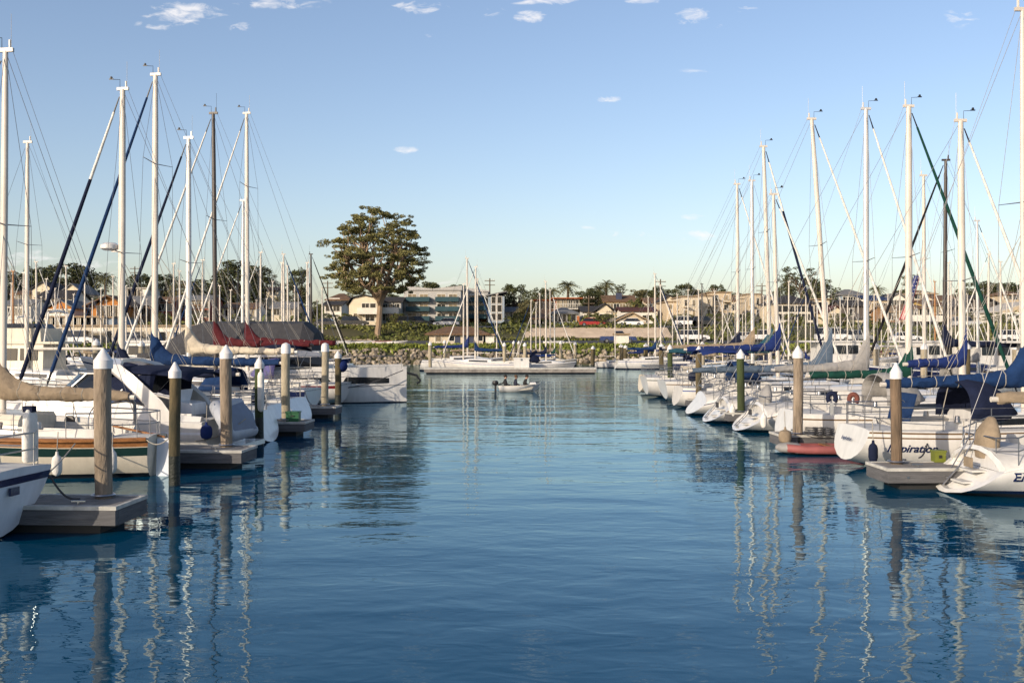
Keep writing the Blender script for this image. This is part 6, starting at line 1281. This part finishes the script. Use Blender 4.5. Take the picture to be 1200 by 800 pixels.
# ================================================================ sloops of the rear rows and the far docks
PROTO = {}
def proto(key, cover, jib, jw, mast, stripe, hullm=WHITE, dodger=None):
    b = S('x', 0, 0, x0=0, L=9.2, B=3.05, fs=1.05, tip=12.0, scoop=.3, m_stripe=stripe, cover=cover, jib=jib, jib_white=jw, mast=mast, hullm=hullm, dodger=dodger, rails=False, name='sailboat', r=.105, zboom=2.5, cover_end=1.6, seed=len(PROTO) + 30, mrake=.3, spreaders=(.55,), group='sloops in the rear berths')
    PROTO[key] = b[0]
proto('blue', 'blue', 'white', 0, MASTW, BLUEG); proto('navy', 'navy', None, 0, MASTW, NAVYG, dodger='navy'); proto('bare', None, None, 0, MASTW, BROWNG); proto('tan', 'tan', 'white', 0, MASTW, BROWNG, CREAM)
proto('green', 'green', None, 0, MASTA, GREENG); proto('dark', 'navy', 'black', 0, MASTD, NAVYG, NAVYG); proto('royal', 'royal', 'blue', 0, MASTW, NAVYG); proto('wood', 'tan', None, 0, MASTO, BROWNG, CREAM); proto('grey', 'grey', 'white', 0, MASTA, NAVYG, dodger='grey'); proto('maroon', 'maroon', 'white', 0, MASTW, REDG)
KM = kids_map(); used = set(); FLEET = []
DESC = dict(blue='bright blue cover', navy='navy cover', bare='bare boom', tan='tan cover', green='green cover', dark='black mast', royal='royal blue cover', wood='varnished wooden mast', grey='grey cover', maroon='maroon cover')
def far(px, tipy, xcol, key, bow=None, d=None):
    d = d or clamp(xcol * F / (px - CX), 50, 124)
    tipz = PZ(tipy, d); s_ = tipz / 12.0; bowdir = bow if bow else (1 if px > CX else -1)
    th = R(2) if bowdir > 0 else R(175)
    FLEET.append((px, d, s_, th, key, bowdir))
W2 = ['blue', 'navy', 'tan', 'bare', 'royal', 'green', 'grey', 'maroon']
# left rear rows: (mast px, tip y, column x, kind, bow direction)
for a in [(13, 332, -41, 'navy'), (7, 335, -43, 'bare'), (27, 320, -41, 'tan'), (31, 167, -26, 'bare', -1), (43, 307, -41, 'blue', 1), (54, 327, -41, 'navy'), (78, 312, -41, 'bare', 1), (99, 322, -41, 'tan', -1), (133, 324, -41, 'blue', 1), (203, 309, -26, 'bare', -1), (211, 318, -27, 'tan', 1), (237, 305, -26, 'royal', -1), (258, 335, -26, 'navy', 1), (270, 340, -27, 'bare', -1), (284, 235, -17.2, 'grey', -1), (305, 296, -26, 'tan', -1), (330, 308, -20, 'bare', -1), (333, 298, -21, 'royal', 1), (337.5, 312, -22, 'bare', 1), (359.5, 308, -20, 'bare', -1), (362, 315, -21, 'green', 1), (365, 298, -20.5, 'dark', 1), (378, 338, -20, 'tan', 1), (148, 335, -34, 'bare', 1), (180, 340, -34, 'green', -1), (16, 318, -30, 'wood', 1), (65, 338, -47, 'royal', 1), (118, 338, -50, 'navy', -1), (165, 342, -45, 'bare', -1), (224, 338, -38, 'blue', 1), (245, 342, -36, 'tan', -1), (320, 330, -26, 'navy', 1), (345, 335, -24, 'bare', -1), (350, 345, -25, 'royal', 1), (291, 340, -33, 'bare', 1), (372, 352, -22, 'navy', 1), (33, 345, -52, 'tan', 1), (86, 345, -55, 'bare', -1)]: far(*a)
# right rear rows
for a in [(1083.5, 206, 27, 'bare', 1), (1107, 188, 27, 'dark', -1), (1146, 259, 27, 'grey', 1), (1158, 298, 41, 'tan', -1), (1173, 307, 41, 'bare', 1), (1111, 308, 41, 'navy', -1), (1096, 330, 41, 'wood', 1), (1115, 330, 41, 'blue', 1), (1082, 305, 41, 'grey', 1), (1054, 340, 41, 'bare', -1), (1041, 345, 41, 'tan', 1), (1024, 345, 40, 'royal', -1), (1006, 350, 38, 'bare', 1), (993, 348, 37, 'navy', -1), (985, 350, 35, 'blue', 1), (978, 360, 36, 'bare', -1), (944, 345, 27, 'royal', -1), (924, 330, 27, 'bare', -1), (895, 347, 27, 'tan', 1), (881, 360, 27, 'navy', -1), (874, 353, 26, 'bare', 1), (861, 355, 25, 'maroon', -1), (847, 350, 22, 'bare', 1), (838, 341, 20, 'tan', 1), (823, 333, 20, 'dark', 1), (819, 340, 20, 'navy', 1), (806, 340, 20, 'bare', -1), (802, 362, 20, 'blue', 1), (794, 345, 20, 'bare', 1), (788, 357, 19, 'tan', -1), (774.5, 334, 17, 'royal', 1), (768, 321, 16, 'blue', 1), (760, 348, 16, 'royal', 1), (721, 365, 12, 'bare', 1), (1195, 330, 45, 'navy', -1), (1186, 345, 48, 'bare', -1), (1134, 345, 50, 'tan', 1), (1068, 350, 45, 'blue', 1), (958, 352, 33, 'grey', 1), (910, 352, 29, 'navy', 1), (935, 358, 32, 'bare', 1), (853, 362, 24, 'royal', 1)]: far(*a)
for a in [(870, 368, 30), (902, 365, 33), (918, 368, 38), (950, 366, 40), (970, 355, 44), (1000, 362, 46), (1015, 360, 48), (1033, 362, 50), (1050, 358, 52), (1075, 362, 55), (1090, 355, 54), (1120, 350, 56), (1142, 352, 58), (1165, 350, 60), (1180, 355, 62), (22, 350, -60), (48, 348, -58), (70, 350, -58), (108, 350, -52), (125, 352, -50), (140, 348, -47), (158, 352, -46), (172, 350, -44), (195, 352, -42), (218, 350, -40), (250, 352, -37), (268, 354, -34), (300, 352, -30), (312, 350, -29), (340, 356, -27)]: far(*a, W2[int(a[0] * 7) % 8], 1 if int(a[0]) % 3 else -1)
# boats lying along the mid-channel dock
for px, tipy, d, key, bd in [(557, 313, 99.3 + 3.6, 'blue', -1), (543, 333, 107, 'bare', -1), (548, 303, 109, 'royal', 1), (560, 327, 112, 'tan', 1), (582, 345, 116, 'bare', -1), (640, 330, 103.2, 'navy', 1), (622, 352, 108, 'royal', -1), (633, 345, 111, 'bare', 1), (628, 355, 114, 'blue', -1), (645, 340, 117, 'tan', 1), (650, 352, 121, 'green', 1)]: far(px, tipy, 0, key, bd, d)
ZONES = [(-9, 62, 'under the far left ridge trees'), (62, 155, 'before the orange houses'), (155, 262, 'before the red houses'), (262, 325, 'before the large domed tree'), (325, 400, 'left of the towering eucalyptus'), (400, 600, 'left of the mid-dock gangway'), (600, 715, 'right of the mid-dock gangway'), (715, 778, 'before the tan bungalow'), (778, 866, 'before the tan condominiums'), (866, 960, 'before the cream hotel'), (960, 1050, 'before the dark-shingled house'), (1050, 1125, 'before the terraced houses'), (1125, 1300, 'before the brown gabled house')]
ORD = ['first', 'second', 'third', 'fourth', 'fifth', 'sixth', 'seventh', 'eighth', 'ninth', 'tenth', 'eleventh', 'twelfth', 'thirteenth', 'fourteenth', 'fifteenth', 'sixteenth', 'seventeenth', 'eighteenth', 'nineteenth', 'twentieth', 'last', 'last but one']
FLEET.sort(); cnt = {}
for px, d, s_, th, key, bd in FLEET:
    z = next(q for q in ZONES if q[0] <= px < q[1]); cnt[z[2]] = cnt.get(z[2], 0) + 1
    if key not in used: used.add(key); o = PROTO[key]
    else: o = copy_tree(PROTO[key], KM)
    c, s2 = math.cos(th), math.sin(th); xm = 9.2 * .56 * s_ - 0
    xw = PX(px, d); o.location = (xw - xm * c, d - xm * s2, 0); o.rotation_euler = (0, 0, th); o.scale = (s_, s_, s_)
    o['label'] = f"sloop with {DESC[key]}, {ORD[cnt[z[2]] - 1]} mast from left {z[2]}"
# flag
fl = tag(empty('flag', (PX(1060, 58), 58, PZ(375, 58))), 'red, white and blue striped flag with stars hanging slack from a slanting halyard', 'flag')
hF = PZ(323, 58) - PZ(375, 58)
def flagpt(a, b): return Vector((a * hF * .30 + (b - .5) * .55 * (1.15 - .5 * a) + .06 * math.sin(b * 9 + a * 3), .10 * math.sin(b * 8 + a * 2), a * hF))
FR_ = mat('flag red', (.42, .03, .035), .8, ns=5); FW = mat('flag white', (.72, .68, .64), .8, ns=5); FB = mat('flag blue', (.03, .04, .16), .8, ns=5)
mb = MB(); nu, nv = 24, 13
mb.sheet(flagpt, nu, nv)
for i in range(nu):
    for j in range(nv): mb.m[i * nv + j] = 2 if (i > 12 and j < 8) else (1 if j % 2 else 0)
o = mb.build('cloth', [FR_, FW, FB], fl, 60); o.modifiers.new('t', 'SOLIDIFY').thickness = .012
mb = MB()
for i in range(5):
    for j in range(3):
        p = flagpt(.60 + .085 * i, .10 + .18 * j); 
        pts = [p + Vector(((.045 if k % 2 == 0 else .018) * math.cos(math.pi / 2 + k * math.pi / 5), -.03, (.045 if k % 2 == 0 else .018) * math.sin(math.pi / 2 + k * math.pi / 5))) for k in range(10)]
        mb.loft([[q for q in pts], [q + Vector((0, -.008, 0)) for q in pts]])
mb.build('star_field', [FW], fl, 0)
mb = MB(); mb.tube([Vector((-.9, .05, -2.6)), Vector((0, .05, 0)), Vector((hF * .30 + .1, .05, hF)), Vector((hF * .42, .05, hF + 2.0))], .02, 6); mb.build('halyard', [ROPE], fl)
